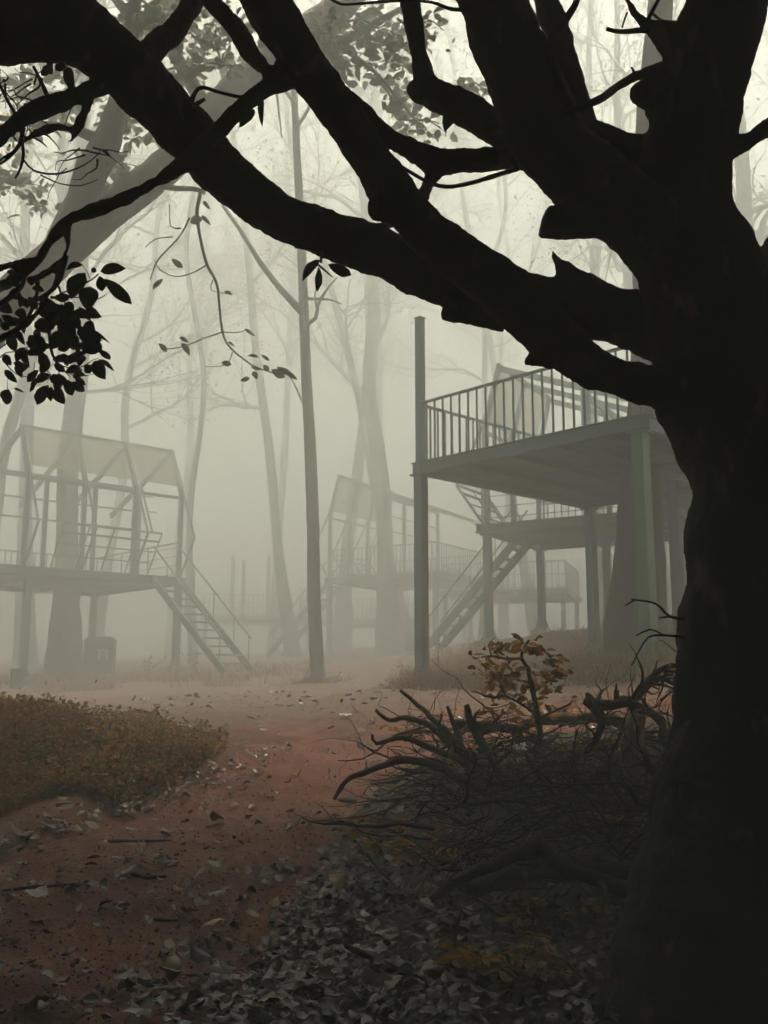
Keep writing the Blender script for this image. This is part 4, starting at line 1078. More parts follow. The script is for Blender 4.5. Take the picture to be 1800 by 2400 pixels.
TR = [
 ('forked dead branch reaching furthest out over the path', [(783, 1873, 9, 7.0), (800, 1845, 12, 7.0), (822, 1822, 14, 7.0), (880, 1802, 15, 7.0), (940, 1781, 18, 7.0), (1010, 1790, 20, 7.0), (1090, 1830, 22, 6.95), (1180, 1880, 24, 6.9)], 3, .25),
 ('knobbly dead twig pointing left above the path, topmost of its fork', [(880, 1664, 8, 7.6), (913, 1689, 11, 7.6), (951, 1683, 12, 7.6), (1010, 1700, 15, 7.55), (1054, 1743, 18, 7.5), (1150, 1800, 22, 7.4)], 4, .22),
 ('dead branch with a raised tip left of the shrub', [(938, 1618, 7, 7.8), (978, 1651, 11, 7.8), (1000, 1670, 12, 7.8), (1021, 1692, 13, 7.8), (1062, 1730, 15, 7.75), (1120, 1790, 18, 7.7)], 4, .22),
 ('hooked dead twig low at the edge of the path', [(872, 1721, 7, 7.3), (882, 1744, 9, 7.3), (945, 1728, 12, 7.3), (1010, 1754, 14, 7.25), (1090, 1790, 16, 7.2), (1160, 1840, 18, 7.1)], 4, .22),
 ('level mossy dead bough lying across the pile behind the shrub stem', [(1062, 1700, 20, 8.0), (1100, 1702, 24, 8.0), (1140, 1700, 22, 8.0), (1211, 1708, 22, 8.0), (1265, 1691, 22, 8.0), (1347, 1686, 22, 8.0), (1400, 1684, 24, 8.0), (1462, 1695, 30, 8.0)], 3, .25),
 ('thick upright dead branch leaning left in the pile', [(1092, 1652, 14, 7.3), (1108, 1705, 20, 7.3), (1141, 1754, 22, 7.2), (1173, 1808, 26, 7.1), (1190, 1850, 28, 7.05)], 3, .25),
 ('short dead stick standing beside the level bough', [(1048, 1655, 7, 7.7), (1060, 1690, 10, 7.7), (1080, 1740, 14, 7.6), (1110, 1800, 16, 7.5)], 2, .2),
 ('crooked dead branch arching over the pale stump', [(1369, 1642, 18, 6.9), (1401, 1652, 26, 6.9), (1440, 1650, 24, 6.9), (1477, 1645, 24, 6.9), (1520, 1667, 22, 6.85), (1556, 1703, 20, 6.8), (1552, 1735, 16, 6.75), (1578, 1762, 14, 6.7)], 6, .28),
 ('broken knot of dead wood hanging under the arching branch', [(1376, 1625, 10, 6.95), (1392, 1650, 26, 6.9), (1410, 1690, 20, 6.9), (1400, 1730, 14, 6.9), (1370, 1770, 10, 6.9)], 3, .2),
 ('dead branch running down from the pale stump to the left', [(1475, 1752, 26, 6.5), (1440, 1780, 26, 6.45), (1412, 1800, 25, 6.4), (1347, 1855, 24, 6.3), (1290, 1900, 18, 6.2)], 2, .25),
 ('dead branch running down from the pale stump to the dark trunk', [(1500, 1750, 24, 6.5), (1520, 1785, 20, 6.45), (1535, 1803, 18, 6.4), (1566, 1828, 16, 6.3)], 1, .2),
 ('gnarled log bent like an elbow in front of the pile', [(1010, 2110, 16, 5.05), (1065, 2068, 26, 5.1), (1140, 2032, 28, 5.15), (1211, 2003, 34, 5.2), (1262, 1984, 44, 5.2), (1298, 2014, 40, 5.15), (1374, 2052, 36, 5.1), (1440, 2075, 34, 5.05), (1500, 2090, 32, 5.0)], 3, .3),
 ('straight grey log lying behind the elbow log', [(1095, 2085, 30, 5.25), (1180, 2055, 44, 5.3), (1260, 2040, 48, 5.3), (1330, 2045, 44, 5.3)], 1, .2),
 ('half buried log touching the dark trunk', [(1325, 2025, 40, 5.45), (1400, 2032, 46, 5.45), (1480, 2045, 44, 5.4), (1540, 2060, 40, 5.35)], 1, .2),
 ('long dead branch crossing the middle of the pile', [(1090, 1885, 14, 6.3), (1180, 1872, 16, 6.3), (1260, 1880, 17, 6.3), (1350, 1876, 16, 6.25), (1440, 1882, 14, 6.2), (1520, 1900, 10, 6.2)], 5, .35),
 ('dead branch slanting down across the pile toward the trunk', [(1232, 1765, 10, 6.6), (1270, 1820, 16, 6.5), (1310, 1870, 18, 6.4), (1370, 1910, 18, 6.3), (1420, 1960, 14, 6.2)], 4, .3),
 ('dark crooked branch lying in the leaf litter at the bottom', [(810, 2215, 14, 4.6), (880, 2250, 20, 4.55), (960, 2290, 24, 4.5), (1060, 2282, 26, 4.5), (1150, 2290, 24, 4.5), (1200, 2260, 16, 4.55)], 2, .25),
 ('thin bare twig rising from the leaf litter left of the logs', [(835, 1970, 5, 5.9), (860, 2005, 7, 5.8), (900, 2050, 8, 5.7), (960, 2110, 10, 5.5), (1010, 2160, 12, 5.3)], 2, .2),
 ('bare branch spraying up against the dark trunk', [(1480, 1640, 12, 6.8), (1510, 1600, 14, 6.8), (1550, 1570, 13, 6.8), (1600, 1555, 12, 6.8), (1660, 1545, 10, 6.8)], 7, .35),
 ('bare branch bowed beside the dark trunk', [(1470, 1690, 10, 7.0), (1500, 1630, 12, 7.0), (1545, 1590, 12, 7.0), (1590, 1610, 10, 7.0), (1640, 1650, 8, 7.0)], 7, .3),
]
for i, (lab, pts, tn, tl) in enumerate(TR):
    dead_branch(lab, pts, tn, tl, seed=i + 3)
# pale stump with its bark stripped
V, Fc = tube(px_poly([(1494, 1672, 40, 6.5), (1490, 1690, 44, 6.5), (1488, 1720, 40, 6.5), (1488, 1750, 42, 6.5), (1484, 1790, 50, 6.5), (1482, 1850, 60, 6.5)], .02), 16, .12, 5, True, 12.)
tag(mk('tree_stump', V, Fc, 'bark_pale'), 'pale broken stump with stripped bark among the dead branches', 'stump')

def wild_branch(rg, x, y, L, r):
    th = rg.uniform(0, 2 * math.pi); d = np.array([math.cos(th), math.sin(th) * .7, rg.uniform(-.1, .35)]); d /= np.linalg.norm(d)
    p = np.array([x, y, H(x, y) + rg.uniform(.02, .38)]); Q = []
    for k in range(9):
        Q.append([*p, r * (1 - .75 * k / 8)])
        d = d + np.array([rg.gauss(0, .3), rg.gauss(0, .3), rg.gauss(-.03, .24)]); d /= np.linalg.norm(d); p = p + d * L / 8
        p[2] = max(p[2], H(p[0], p[1]) + .015)
    return np.array(Q)
for i in range(64):
    rg = random.Random(500 + i)
    u = rg.uniform(1010, 1600); v = rg.uniform(1730, 1990)
    g = ground_hit(u, min(2080, v + 60))
    Q = wild_branch(rg, g[0], g[1], rg.uniform(.5, 1.2), rg.uniform(.006, .020))
    P = np.array([q_ for a_, b2 in zip(Q[:-1], Q[1:]) for q_ in (a_, a_ * .5 + b2 * .5)] + [Q[-1]])
    V, Fc = merge([tube(P, 7, .14, i, True, 14.)] + [tube(q, 4, 0, 0, False) for q in side_twigs(P, rg, rg.randrange(3, 8), .32)])
    where = ('under the shrub' if 1150 < u < 1340 else 'at the left end' if u <= 1150 else 'beside the pale stump' if u < 1490 else 'against the dark trunk') + (', low in' if v > 1860 else ', on top of')
    tag(mk('dead_branch', V, Fc, 'bark_dead'), f'thin dead branch {where} the brush pile', 'branch', 'thin branches tangled in the brush pile')
parts = []
rg = random.Random(9)
for i in range(560):
    u = rg.uniform(940, 1620); v = rg.uniform(1760, 2130); g = ground_hit(u, v)
    if u < 1010 and v > 1990: continue
    Q = wild_branch(rg, g[0], g[1], rg.uniform(.25, .8), rg.uniform(.004, .010)); parts.append(tube(Q, 4, 0, 0, False))
V, Fc = merge(parts); tag(mk('brushwood', V, Fc, 'bark_dead'), 'fine dry twigs filling the brush pile', 'twigs', None, 'stuff')

# ------------------------------------------------------------------ shrub with amber leaves
def shrub():
    rg = random.Random(31); Y = 7.55
    base = PY(1252, 1790, Y)
    t = thing('amber_shrub', 'leafy amber shrub sprouting from the brush pile', 'shrub', (base[0], base[1], H(base[0], base[1])))
    stems = [[(1250, 1800, 16, Y), (1262, 1755, 15, Y), (1266, 1720, 14, Y), (1260, 1678, 14, Y), (1249, 1620, 13, Y), (1236, 1562, 11, Y)],
     [(1238, 1570, 9, Y), (1222, 1545, 8, Y), (1190, 1545, 7, Y - .05), (1155, 1538, 6, Y - .1), (1128, 1540, 4, Y - .1)],
     [(1236, 1564, 9, Y), (1222, 1540, 8, Y), (1232, 1512, 7, Y), (1240, 1500, 5, Y)], [(1232, 1520, 6, Y), (1265, 1520, 5, Y + .05), (1290, 1540, 4, Y + .1), (1300, 1560, 3, Y + .1)],
     [(1262, 1678, 9, Y), (1225, 1652, 7, Y - .05), (1185, 1632, 6, Y - .1), (1150, 1634, 5, Y - .1), (1112, 1620, 4, Y - .15)], [(1186, 1632, 5, Y - .1), (1172, 1605, 4, Y - .1), (1168, 1590, 2, Y - .1)],
     [(1264, 1684, 8, Y), (1300, 1666, 6, Y), (1335, 1650, 5, Y), (1340, 1640, 3, Y)], [(1250, 1622, 6, Y), (1285, 1596, 5, Y + .1), (1320, 1575, 4, Y + .15)], [(1245, 1600, 6, Y), (1200, 1590, 4, Y + .1), (1165, 1575, 3, Y + .15)],
     [(1152, 1536, 4, Y - .1), (1145, 1510, 3, Y - .1), (1160, 1495, 2, Y - .1)]]
    V, Fc = merge([tube(px_poly(l, .03), 6, .1, i) for i, l in enumerate(stems)])
    st = mk('stem', V, Fc, 'bark_dead', t)
    cl = [(1130, 1545, 30, 12, 10), (1120, 1570, 20, 10, 6), (1170, 1520, 26, 18, 16), (1215, 1510, 30, 16, 20), (1250, 1515, 30, 16, 14), (1290, 1540, 26, 22, 16), (1315, 1565, 20, 20, 14), (1200, 1560, 40, 24, 22),
          (1160, 1585, 30, 22, 16), (1270, 1590, 40, 24, 24), (1300, 1610, 26, 16, 12), (1160, 1625, 26, 16, 10), (1215, 1640, 36, 24, 18), (1280, 1650, 30, 24, 14), (1140, 1660, 24, 14, 8), (1230, 1690, 34, 20, 12), (1190, 1600, 30, 20, 14)]
    for (u, v, ru, rv, n) in cl:
        for _ in range(int(n * 1.15)):
            uu, vv = rg.gauss(u, ru * .6), rg.gauss(v, rv * .6); yy = Y + rg.uniform(-.3, .3)
            a = PY(uu, vv, yy); L = rg.uniform(.05, .105); th = rg.uniform(0, 2 * math.pi)
            tip = a + np.array([math.cos(th) * L, math.sin(th) * L * .6, rg.uniform(-.8, .2) * L])
            leaf_obj('leaf', a, tip, L * rg.uniform(.38, .55), rg.uniform(-1.3, 1.3), 'leaf_amber' if rg.random() < .55 else 'leaf_olive', t, rg.randrange(10))
shrub()

# low weeds in and around the pile
WEEDS = [(905, 1980, 'amber fern sprig at the left foot of the brush pile'), (985, 2000, 'rusty fern sprig in front of the left end of the pile'), (1010, 1720, 'amber weed behind the knobbly twigs of the pile'), (1440, 1905, 'curled yellow fern in the shade near the dark trunk'), (1510, 1920, 'rusty fern touching the dark trunk'),
         (1475, 1640, 'amber sprig behind the arching branch'), (1270, 2150, 'upright amber seedling below the elbow log'), (1120, 1790, 'amber weed low inside the pile'), (1330, 1760, 'amber weed behind the slanting branch'), (1230, 2270, 'olive weed in the dark litter at the bottom'), (1380, 2290, 'olive weed beside the root of the dark tree'), (1330, 1650, 'amber weed right of the shrub'), (955, 1700, 'low amber weed at the bend of the path'), (1075, 1745, 'amber weed among the knobbly twigs'), (1190, 1745, 'rusty weed left of the shrub stem'), (1395, 1725, 'rusty weed under the arching branch'), (935, 1925, 'rusty fern at the path side of the pile'), (1060, 1965, 'amber fern left of the elbow log'), (1455, 1865, 'amber fern below the pale stump'), (1555, 1875, 'curled amber fern by the bark of the dark trunk'), (1350, 1850, 'rusty sprig in the heart of the pile'), (1130, 2240, 'dark amber weed in the blackened litter'), (1030, 1660, 'amber weed behind the raised dead branch')]
for i, (u, v, lab) in enumerate(WEEDS):
    rg = random.Random(900 + i); g = ground_hit(u, v + 30)
    t = thing('weed_plant', lab, 'weed', g, 'weeds in the brush pile')
    stems = []; lv = []
    for s_ in range(rg.randrange(4, 8)):
        th = rg.uniform(0, 2 * math.pi); L = rg.uniform(.2, .42); p = np.array([*g]); d = np.array([math.cos(th) * .6, math.sin(th) * .6, 1.]); d /= np.linalg.norm(d); Q = []
        for k in range(7):
            Q.append([*p, .0035 * (1 - .1 * k)]); d = d + np.array([math.cos(th) * .16, math.sin(th) * .16, -.12]); d /= np.linalg.norm(d)
            if k > 1:
                for sg in (-1, 1):
                    sd = np.cross(d, [0, 0, 1]) * sg + d * .5; l = rg.uniform(.055, .105)
                    lv.append((p.copy(), p + sd / np.linalg.norm(sd) * l + np.array([0, 0, -.015]), l * .42, rg.uniform(-.6, .6) + 1.2))
            p = p + d * L / 7
        stems.append(tube(np.array(Q), 4, 0, 0, False))
    V, Fc = merge(stems); mk('stem', V, Fc, 'bark_dead', t)
    for (a, c, w, ro) in lv:
        leaf_obj('leaf', a, c, w, ro, 'leaf_amber' if i not in (9, 10) else 'leaf_olive', t, rg.randrange(10))

# ------------------------------------------------------------------ leaf litter
def litter_matrix(rg, x, y, s, lift=0., curl=1.):
    z = H(x, y)
    e = .05; nx = -(H(x + e, y) - z) / e; ny = -(H(x, y + e) - z) / e
    n = Vector((nx + rg.gauss(0, .3), ny + rg.gauss(0, .3), 1)).normalized()
    th = rg.uniform(0, 2 * math.pi); x_ = Vector((math.cos(th), math.sin(th), 0)); x_ = (x_ - n * x_.dot(n)).normalized(); y_ = n.cross(x_)
    w = s * rg.uniform(.42, .68); c = s * curl * rg.uniform(.5, 1.7) * (1 if rg.random() < .6 else -1)
    o = Vector((x, y, z + lift + .012 + (.25 * abs(c) if c < 0 else 0)))
    return Matrix(((x_.x * s, y_.x * w, n.x * c, o.x), (x_.y * s, y_.y * w, n.y * c, o.y), (x_.z * s, y_.z * w, n.z * c, o.z), (0, 0, 0, 1)))
rg = random.Random(2024)
SPOTS = []
COLN = {'leaf_grey': 'pale grey', 'leaf_brown': 'brown', 'leaf_dark': 'blackish', 'leaf_tan': 'tan'}
# hand-placed ones that stand out in the photograph
SPECIAL = [(497, 1938, .17, 'leaf_grey', 'broad pale grey fallen leaf alone in the middle of the path'), (468, 2160, .11, 'leaf_tan', 'round tan fallen leaf lying on the near path'), (467, 2200, .13, 'leaf_tan', 'torn orange tan fallen leaf below the round tan one'),
           (810, 2090, .15, 'leaf_tan', 'curled tan fallen leaf at the edge of the dark litter'), (775, 2075, .14, 'leaf_brown', 'pinkish brown fallen leaf beside the curled tan leaf'), (905, 1915, .11, 'leaf_tan', 'pale tan round leaf near the left foot of the brush pile'),
           (400, 2310, .13, 'leaf_tan', 'tan fallen leaf on the path at the bottom'), (900, 2228, .17, 'leaf_grey', 'long white grey leaf in the dark litter'), (1440, 2150, .12, 'leaf_grey', 'white leaf in the shade below the logs'), (255, 1972, .12, 'leaf_grey', 'pointed pale leaf beside the thin stick on the path'),
           (75, 2160, .2, 'leaf_dark', 'large curled dark leaf on the left of the path'), (105, 2110, .17, 'leaf_dark', 'dark crumpled leaf standing up on the path'), (840, 1672, .14, 'leaf_grey', 'white curled leaf on the far path'), (612, 1862, .1, 'leaf_grey', 'pale leaf on the smooth middle of the path')]
for (u, v, s, mat, lab) in SPECIAL:
    g = ground_hit(u, v)
    o = link(bpy.data.objects.new('fallen_leaf', leaf_mesh(rg.randrange(10), mat)), None, litter_matrix(rg, g[0], g[1], s, .01, .9)); tag(o, lab, 'leaf', 'fallen leaves')
n_i = 0; LIT = []
def dens(u, v):
    """how thickly leaves lie at a spot, and where that is"""
    pr = np.interp(v, [1775, 1850, 1950, 2070, 2200, 2400], [1010, 880, 800, 725, 640, 545])
    if u > pr: return 1.0, 'in the dark litter right of the path'
    gl = np.interp(u, [0, 160, 310, 460, 600, 655], [2000, 1945, 1893, 1840, 1790, 1745])
    if abs(v - gl) < 28 and u < 700: return 1.0, 'in the gully along the path'
    if v < gl: return .12, 'at the foot of the grassy mound'
    if v > 2150: return .04 + (.05 + .35 * sm(250, 520, u)) * (v - 2150) / 250, 'on the near path'
    return .13, 'on the smooth red path'
tries = 0
while n_i < 286 and tries < 20000:
    tries += 1
    u = rg.uniform(0, 1500); v = 1800 + 600 * rg.random() ** .7
    d_, place = dens(u, v)
    if rg.random() > d_ or (u > 1000 and v < 2080) or (u > 900 and rg.random() < .6): continue
    g = ground_hit(u, v); s = rg.uniform(.06, .125)
    mat = rg.choices(['leaf_grey', 'leaf_brown', 'leaf_dark', 'leaf_tan'], [.20, .40, .34, .06] if d_ > .9 else [.40, .42, .08, .10])[0]
    o = link(bpy.data.objects.new('fallen_leaf', leaf_mesh(rg.randrange(10), mat)), None, litter_matrix(rg, g[0], g[1], s, rg.uniform(0, .02), .8))
    sz = 'small' if s < .08 else ('large' if s > .113 else 'medium sized')
    if place.startswith('in the dark litter'):
        place = 'beside the path edge' if u < np.interp(v, [1775, 1950, 2400], [1010, 800, 545]) + 130 else ('in the litter at the bottom edge' if v > 2270 else ('in the litter under the logs' if u > 950 else ('in the litter left of the logs' if v < 2120 else 'in the litter below the logs')))
    tag(o, f'{sz} {COLN[mat]} dead leaf lying {place}', 'leaf', 'fallen leaves'); n_i += 1
SHADE_LEAVES = []
for i in range(8500):
    u = rg.uniform(-60, 1640); v = 1690 + 760 * rg.random() ** .8
    d_, place = dens(u, v)
    if place.startswith('at the foot'): d_ = .05
    if rg.random() > d_: continue
    g = ground_hit(u, v) if v < 2395 else ground_hit(u, 2395) + np.array([0, -rg.uniform(0, .5), 0])
    dark = sm(740, 900, u + .3 * (2200 - v)) * .96  # share of leaves given the painted-in shade, growing towards the dark tree
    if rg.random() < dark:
        if rg.random() < .72: SHADE_LEAVES.append((litter_matrix(rg, g[0], g[1], rg.uniform(.03, .09), rg.uniform(0, .03), 1.), rg.randrange(10)))
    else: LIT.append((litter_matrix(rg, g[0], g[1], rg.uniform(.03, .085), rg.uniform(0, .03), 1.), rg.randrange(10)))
for i in range(420):          # strewn over the clearing
    x, y = rg.uniform(-3.5, 4), rg.uniform(8.5, 17)
    LIT.append((litter_matrix(rg, x, y, rg.uniform(.05, .13), 0, .8), rg.randrange(10)))
V, Fc = leaves_mesh(LIT); tag(mk('leaf_litter', V, Fc, 'leaf_litter'), 'thick carpet of dead grey and brown leaves', 'leaves', None, 'stuff')

V, Fc = leaves_mesh(SHADE_LEAVES); tag(mk('leaf_mould', V, Fc, 'leaf_mould'), 'wet blackened leaves rotting under the dark tree', 'leaves', None, 'stuff')
# crumbs of earth, seeds and bits of bark on the bare path
def crumbs():
    r = np.random.default_rng(19); parts = []
    P = []
    for _ in range(3600):
        u = r.uniform(-40, 1000); v = 1640 + 760 * r.random(); g = ground_hit(u, v); P.append(g)
    P = np.array(P); n = len(P); s = (r.uniform(.003, .012, n) * (1 + 1.5 * (r.random(n) > .95)))[:, None]
    d = r.normal(size=(n, 3)) * np.array([1, 1, .5]); d /= np.linalg.norm(d, axis=1)[:, None]
    e = np.cross(d, r.normal(size=(n, 3))); e /= np.linalg.norm(e, axis=1)[:, None]; f = np.cross(d, e); P[:, 2] += s[:, 0] * .3
    V = np.stack([P + d * s, P + e * s * .7, P - d * s * 1.1, P - e * s * .6, P + f * s * .5, P - f * s * .5], 1).reshape(-1, 3)
    b_ = np.arange(n)[:, None, None] * 6
    Fc = (b_ + np.array([[0, 1, 4], [1, 2, 4], [2, 3, 4], [3, 0, 4], [1, 0, 5], [2, 1, 5], [3, 2, 5], [0, 3, 5]])[None]).reshape(-1, 3)
    tag(mk('earth_crumbs', V, Fc, 'crumb', None, False), 'crumbs of earth and bark on the red path', 'crumbs', None, 'stuff')
crumbs()

# ------------------------------------------------------------------ grass
def blades(N, sampler, hmin, hmax, wmax, seed, leafy=.0):
    r = np.random.default_rng(seed)
    XY = sampler(r, N); n = len(XY); Z = height(XY[:, 0], XY[:, 1])
    hgt = r.uniform(hmin, hmax, n) * (1 + .8 * noise2(XY[:, 0], XY[:, 1], 2.2)) * (1 + 1.1 * (r.random(n) > .985)); th = r.uniform(0, 2 * np.pi, n); ln = r.uniform(.1, .8, n) * hgt
    w = r.uniform(.35, 1, n) * wmax
    B = np.stack([XY[:, 0], XY[:, 1], Z - .01], -1); sd = np.stack([-np.sin(th), np.cos(th), np.zeros(n)], -1) * w[:, None]
    dr = np.stack([np.cos(th) * ln, np.sin(th) * ln, hgt], -1)
    mid = B + dr * np.array([.35, .35, .6]); tip = B + dr
    V = np.stack([B - sd * .5, B + sd * .5, mid + sd * .4, tip, mid - sd * .4], 1)
    i = np.arange(n)[:, None] * 5
    Fc = np.vstack([i + np.array([[0, 1, 2, 4]]), i + np.array([[4, 2, 3, 3]])[:, [0, 1, 2, 2]][:, :4]]) if False else i + np.array([[0, 1, 2, 4]])
    F2 = i + np.array([[4, 2, 3, 4]])
    parts = [(V.reshape(-1, 3), Fc)]
    # tips as thin quads
    tipq = np.stack([mid - sd * .4, mid + sd * .4, tip + sd * .06, tip - sd * .06], 1); parts.append((tipq.reshape(-1, 3), np.arange(n * 4).reshape(-1, 4)))
    if leafy > 0:
        m_ = int(n * leafy); k = r.integers(0, n, m_); P = B[k] + dr[k] * r.uniform(.3, 1.1, (m_, 1)) + r.normal(0, .02, (m_, 3))
        d = r.normal(size=(m_, 3)); d[:, 2] *= .6; d /= np.linalg.norm(d, axis=1)[:, None]; e = np.cross(d, r.normal(size=(m_, 3))); e /= np.linalg.norm(e, axis=1)[:, None]
        s = r.uniform(.016, .062, (m_, 1))
        parts.append((np.stack([P, P + d * s * .5 - e * s * .3, P + d * s, P + d * s * .5 + e * s * .3], 1).reshape(-1, 3), np.arange(m_ * 4).reshape(-1, 4)))
    return merge(parts)
def noise2(x, y, f): return np.array([noise.noise(Vector((a * f, b_ * f, 3.3))) for a, b_ in zip(x.tolist(), y.tolist())])
def on_mound(r, N):
    P = np.stack([r.uniform(-7.5, -.6, N * 3), r.uniform(6.2, 11.6, N * 3)], -1)
    e = (((P[:, 0] + 3.9) / 2.55) ** 2 + ((P[:, 1] - 9.2) / 2.0) ** 2)
    q = np.interp(P[:, 1], PATH_L[:, 1], PATH_L[:, 0]) - P[:, 0]
    keep = (e + .75 * noise2(P[:, 0], P[:, 1], 1.3) + .5 * noise2(P[:, 0], P[:, 1], 4.5) < .92) & (q > .26 + .3 * noise2(P[:, 0], P[:, 1], 2.7)) & (noise2(P[:, 0], P[:, 1], 3.4) > -.33)
    return P[keep][:N]
V, Fc = blades(22000, on_mound, .04, .17, .010, 1, 5.0)
tag(mk('grass', V, Fc, 'grass_mound'), 'rusty olive weeds and grass covering the mound left of the path', 'grass', None, 'stuff')
def dry_right(r, N):
    P = np.stack([r.uniform(-.4, 8, N * 3), r.uniform(11.5, 24, N * 3)], -1)
    e = ((P[:, 0] - 4.4) / 4.4) ** 2 + ((P[:, 1] - 16.4) / 5.4) ** 2
    keep = (e + .5 * noise2(P[:, 0], P[:, 1], .9) < .9) & (noise2(P[:, 0], P[:, 1], 2.1) > -.25)
    return P[keep][:N]
V, Fc = blades(32000, dry_right, .05, .26, .014, 2, .8)
tag(mk('grass', V, Fc, 'grass_dry'), 'dry straw coloured grass round the columns of the nearest platform', 'grass', None, 'stuff')
def dry_left(r, N):
    P = np.stack([r.uniform(-14, -1.5, N * 3), r.uniform(20.5, 29, N * 3)], -1)
    keep = (noise2(P[:, 0], P[:, 1], .8) + .5 * noise2(P[:, 0], P[:, 1], 2.3) > .0)
    return P[keep][:N]
V, Fc = blades(9000, dry_left, .05, .22, .016, 3, .3)
tag(mk('grass', V, Fc, 'grass_dry'), 'sparse dry grass under the pale tree house', 'grass', None, 'stuff')
st = gb(745, SY)
V, Fc = blades(900, lambda r, N: np.stack([st[0] + r.normal(0, .3, N), st[1] + r.normal(0, .25, N)], -1), .04, .16, .012, 4, .3)
tag(mk('grass', V, Fc, 'grass_dry'), 'small tuft of dry grass at the foot of the slender tree', 'grass', None, 'stuff')

# ------------------------------------------------------------------ small things
def rock(label, u, v, s, seed, mat='stone', sq=.6):
    g = ground_hit(u, v); V, Fc = tube(catmull([[0, 0, -.5, .25], [0, 0, -.2, .9], [0, 0, .2, .85], [0, 0, .45, .35]], .2), 12, .5, seed, True, 1.3)
    V = V * np.array([s, s * .8, s * sq]) * .5 + np.array([g[0], g[1], g[2] + s * sq * .12])
    tag(mk('stone', V, Fc, mat), label, 'stone', 'stones by the path')
rock('dark rounded stone where the litter meets the path', 668, 2035, .17, 1, 'board_dark'); rock('small brown stone alone on the far path', 682, 1655, .12, 2); rock('dark stone at the foot of the pile where the path narrows', 815, 1878, .16, 3, 'board_dark')
rock('small pebble near the middle of the path', 305, 2035, .07, 4); rock('grey stone in the litter below the mound', 150, 1884, .1, 5)
for lab, pts in [('thin straight stick lying on the path', [(255, 1975, 9), (330, 1974, 6), (402, 1972, 3)]), ('short brown stick on the path below the thin straight one', [(310, 2052, 9), (345, 2060, 10), (388, 2056, 6)]), ('dark stick half sunk in the near path on the left', [(5, 2090, 6), (90, 2082, 9), (190, 2074, 5)]), ('short reddish stick on the near path', [(345, 2155, 6), (380, 2160, 7), (416, 2160, 4)])]:
    P = []
    for u, v, w in pts:
        g = ground_hit(u, v); P.append([g[0], g[1], g[2] + .008, w / 2 / F * g[1]])
    V, Fc = tube(catmull(P, .04), 7, .15, 3, True, 20.); tag(mk('fallen_stick', V, Fc, 'bark_dead'), lab, 'stick')
for lab, u, v, s in [('white paper scrap in the clearing below the stairs', 585, 1611, .16), ('tiny white scrap left of the slender tree', 650, 1627, .08), ('crumpled white scrap at the far edge of the mound', 338, 1644, .14), ('white scrap behind the far bend of the path', 810, 1683, .13)]:
    g = ground_hit(u, v); r = np.random.default_rng(int(u)); n = 5
    V = np.array([[g[0] + (i / n - .5) * s, g[1] + (j / n - .5) * s * .7, g[2] + .02 + r.uniform(0, .035)] for j in range(n + 1) for i in range(n + 1)])
    Fc = np.array([(j * (n + 1) + i, j * (n + 1) + i + 1, (j + 1) * (n + 1) + i + 1, (j + 1) * (n + 1) + i) for j in range(n) for i in range(n)])
    tag(mk('paper_scrap', V, Fc, 'litter_paper'), lab, 'litter')

# notice box with a poster under the pale tree house
g = gb(232, 29.0); gx, gy, gz = g
t = thing('notice_box', 'dark notice cabinet with a white poster beside the trunk under the pale tree house', 'notice board', g)
bar('cabinet', (gx, gy, gz - .05), (gx, gy, gz + .95), .8, .35, 'board_dark', t, up=(1, 0, 0))
V = np.array([(gx - .46, gy - .24, gz + .955), (gx + .46, gy - .24, gz + .955), (gx + .46, gy + .24, gz + .955), (gx - .46, gy + .24, gz + .955), (gx - .3, gy - .2, gz + 1.08), (gx + .3, gy - .2, gz + 1.08), (gx + .3, gy + .2, gz + 1.08), (gx - .3, gy + .2, gz + 1.08)])
mk('lid', V, [(0, 1, 5, 4), (1, 2, 6, 5), (2, 3, 7, 6), (3, 0, 4, 7), (4, 5, 6, 7), (3, 2, 1, 0)], 'board_dark', t, False)
po = bar('poster', (gx + .12, gy - .41, gz + .38), (gx + .12, gy - .41, gz + .68), .28, .008, 'poster', t, up=(1, 0, 0))
po.matrix_basis = Matrix.Translation((gx + .14, gy - .185, gz + .56)) @ Matrix.Diagonal((.30, .008, .32, 1)); W[po.name] = po.matrix_basis.copy()
a_ = np.linspace(0, 2 * math.pi, 10, endpoint=False)
V = np.array([(gx + .14 + .055 * math.cos(q), gy - .1905, gz + .60 + .07 * math.sin(q)) for q in a_] + [(gx + .04, gy - .1905, gz + .41), (gx + .24, gy - .1905, gz + .41), (gx + .2, gy - .1905, gz + .52), (gx + .08, gy - .1905, gz + .52)])
mk('printed_shape', V, [tuple(range(10)), (10, 11, 12, 13)], 'poster_ink', po, False)
cb_ = t.children[0]
cb_.matrix_basis = Matrix.Translation((gx, gy, gz + .45)) @ Matrix.Diagonal((.84, .36, 1.0, 1)); W[cb_.name] = cb_.matrix_basis.copy()

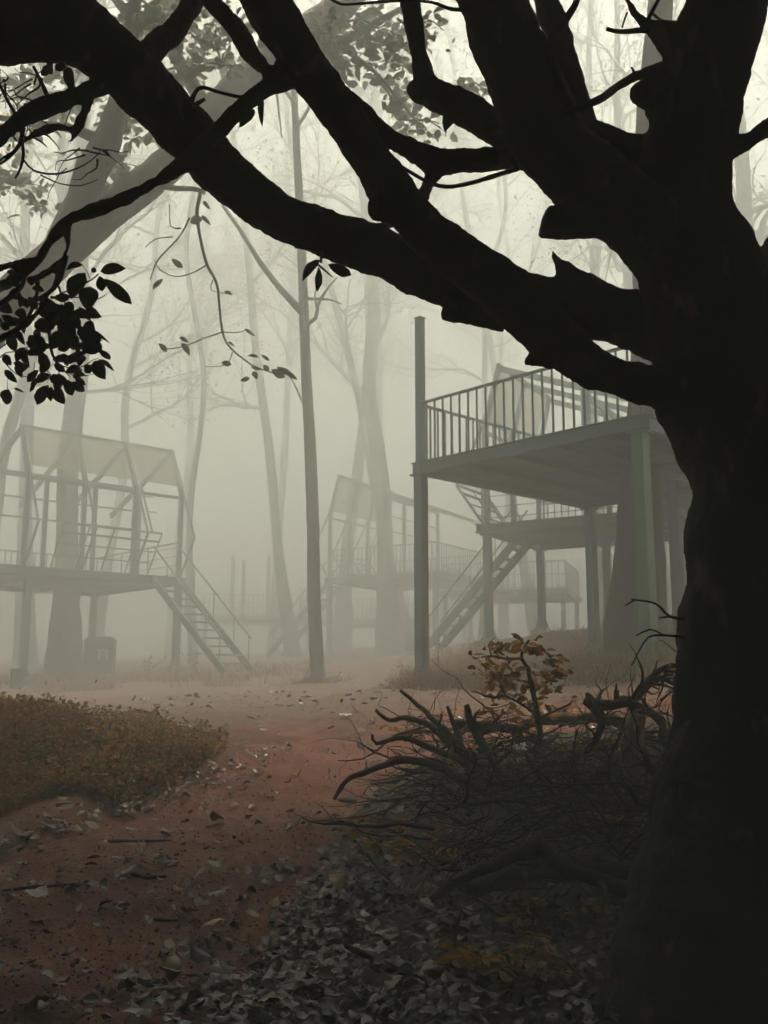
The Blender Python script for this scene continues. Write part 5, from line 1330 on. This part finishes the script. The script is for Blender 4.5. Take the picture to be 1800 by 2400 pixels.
# drum by the left column
g = gb(38, 22.5)
t = thing('metal_drum', 'small dark drum standing at the left edge of the clearing', 'drum', g)
def ring(r, z0, z1, mat, nm):
    V = []; n = 18
    for z, q in ((z0, r), (z1, r)):
        for k in range(n): V.append((g[0] + q * math.cos(2 * math.pi * k / n), g[1] + q * math.sin(2 * math.pi * k / n), g[2] + z))
    Fc = [(k, (k + 1) % n, n + (k + 1) % n, n + k) for k in range(n)] + [tuple(range(n, 2 * n)), tuple(reversed(range(n)))]
    mk(nm, np.array(V), Fc, mat, t, False)
ring(.14, -.05, .40, 'board_dark', 'barrel'); ring(.15, .402, .425, 'board_dark', 'rim'); ring(.147, .2, .22, 'board_dark', 'hoop')
for lab, u, y in [('small sprig growing right of the notice cabinet', 345, 25.5), ('small sprig by the foot of the stairs', 452, 26.5)]:
    g = gb(u, y); rg = random.Random(u); t = thing('sapling', lab, 'sapling', g, 'saplings under the pale tree house'); parts = []; 
    for k in range(4):
        q = np.array(g); d = np.array([rg.uniform(-.5, .5), rg.uniform(-.5, .5), 1.]); Q = []
        for j in range(5): Q.append([*q, .008]); q = q + d * .11; d = d + np.array([rg.gauss(0, .2), rg.gauss(0, .2), 0])
        parts.append(tube(np.array(Q), 4, 0, 0, False))
        for j in range(7):
            a = np.array(Q[rg.randrange(1, 5)][:3]); leaf_obj('leaf', a, a + np.array([rg.uniform(-.12, .12), rg.uniform(-.05, .05), rg.uniform(-.05, .08)]), .06, rg.uniform(-.5, .5), 'leaf_olive', t, rg.randrange(10))
    V, Fc = merge(parts); mk('stem', V, Fc, 'bark_dead', t)

# ------------------------------------------------------------------ the mist
def build_haze():
    x0, x1, y0, y1, z0, z1 = -78, 78, -28, 123, -2.0, 57.0
    V = [(x, y, z) for x in (x0, x1) for y in (y0, y1) for z in (z0, z1)]
    Fc = [(0, 1, 3, 2), (4, 6, 7, 5), (0, 4, 5, 1), (2, 3, 7, 6), (0, 2, 6, 4), (1, 5, 7, 3)]
    m = bpy.data.materials.new('mist'); m.use_nodes = True; nt = m.node_tree; nt.nodes.clear()
    out = nt.nodes.new('ShaderNodeOutputMaterial'); pv = nt.nodes.new('ShaderNodeVolumePrincipled')
    pv.inputs['Color'].default_value = HAZE_COLOR; pv.inputs['Density'].default_value = HAZE_DENSITY; pv.inputs['Anisotropy'].default_value = HAZE_G
    nt.links.new(pv.outputs[0], out.inputs['Volume'])
    MATS['mist'] = m
    o = mk('haze', np.array(V, float), Fc, 'mist', None, False)
    tag(o, 'thick pale mist filling the forest', 'mist', None, 'stuff')
build_haze()
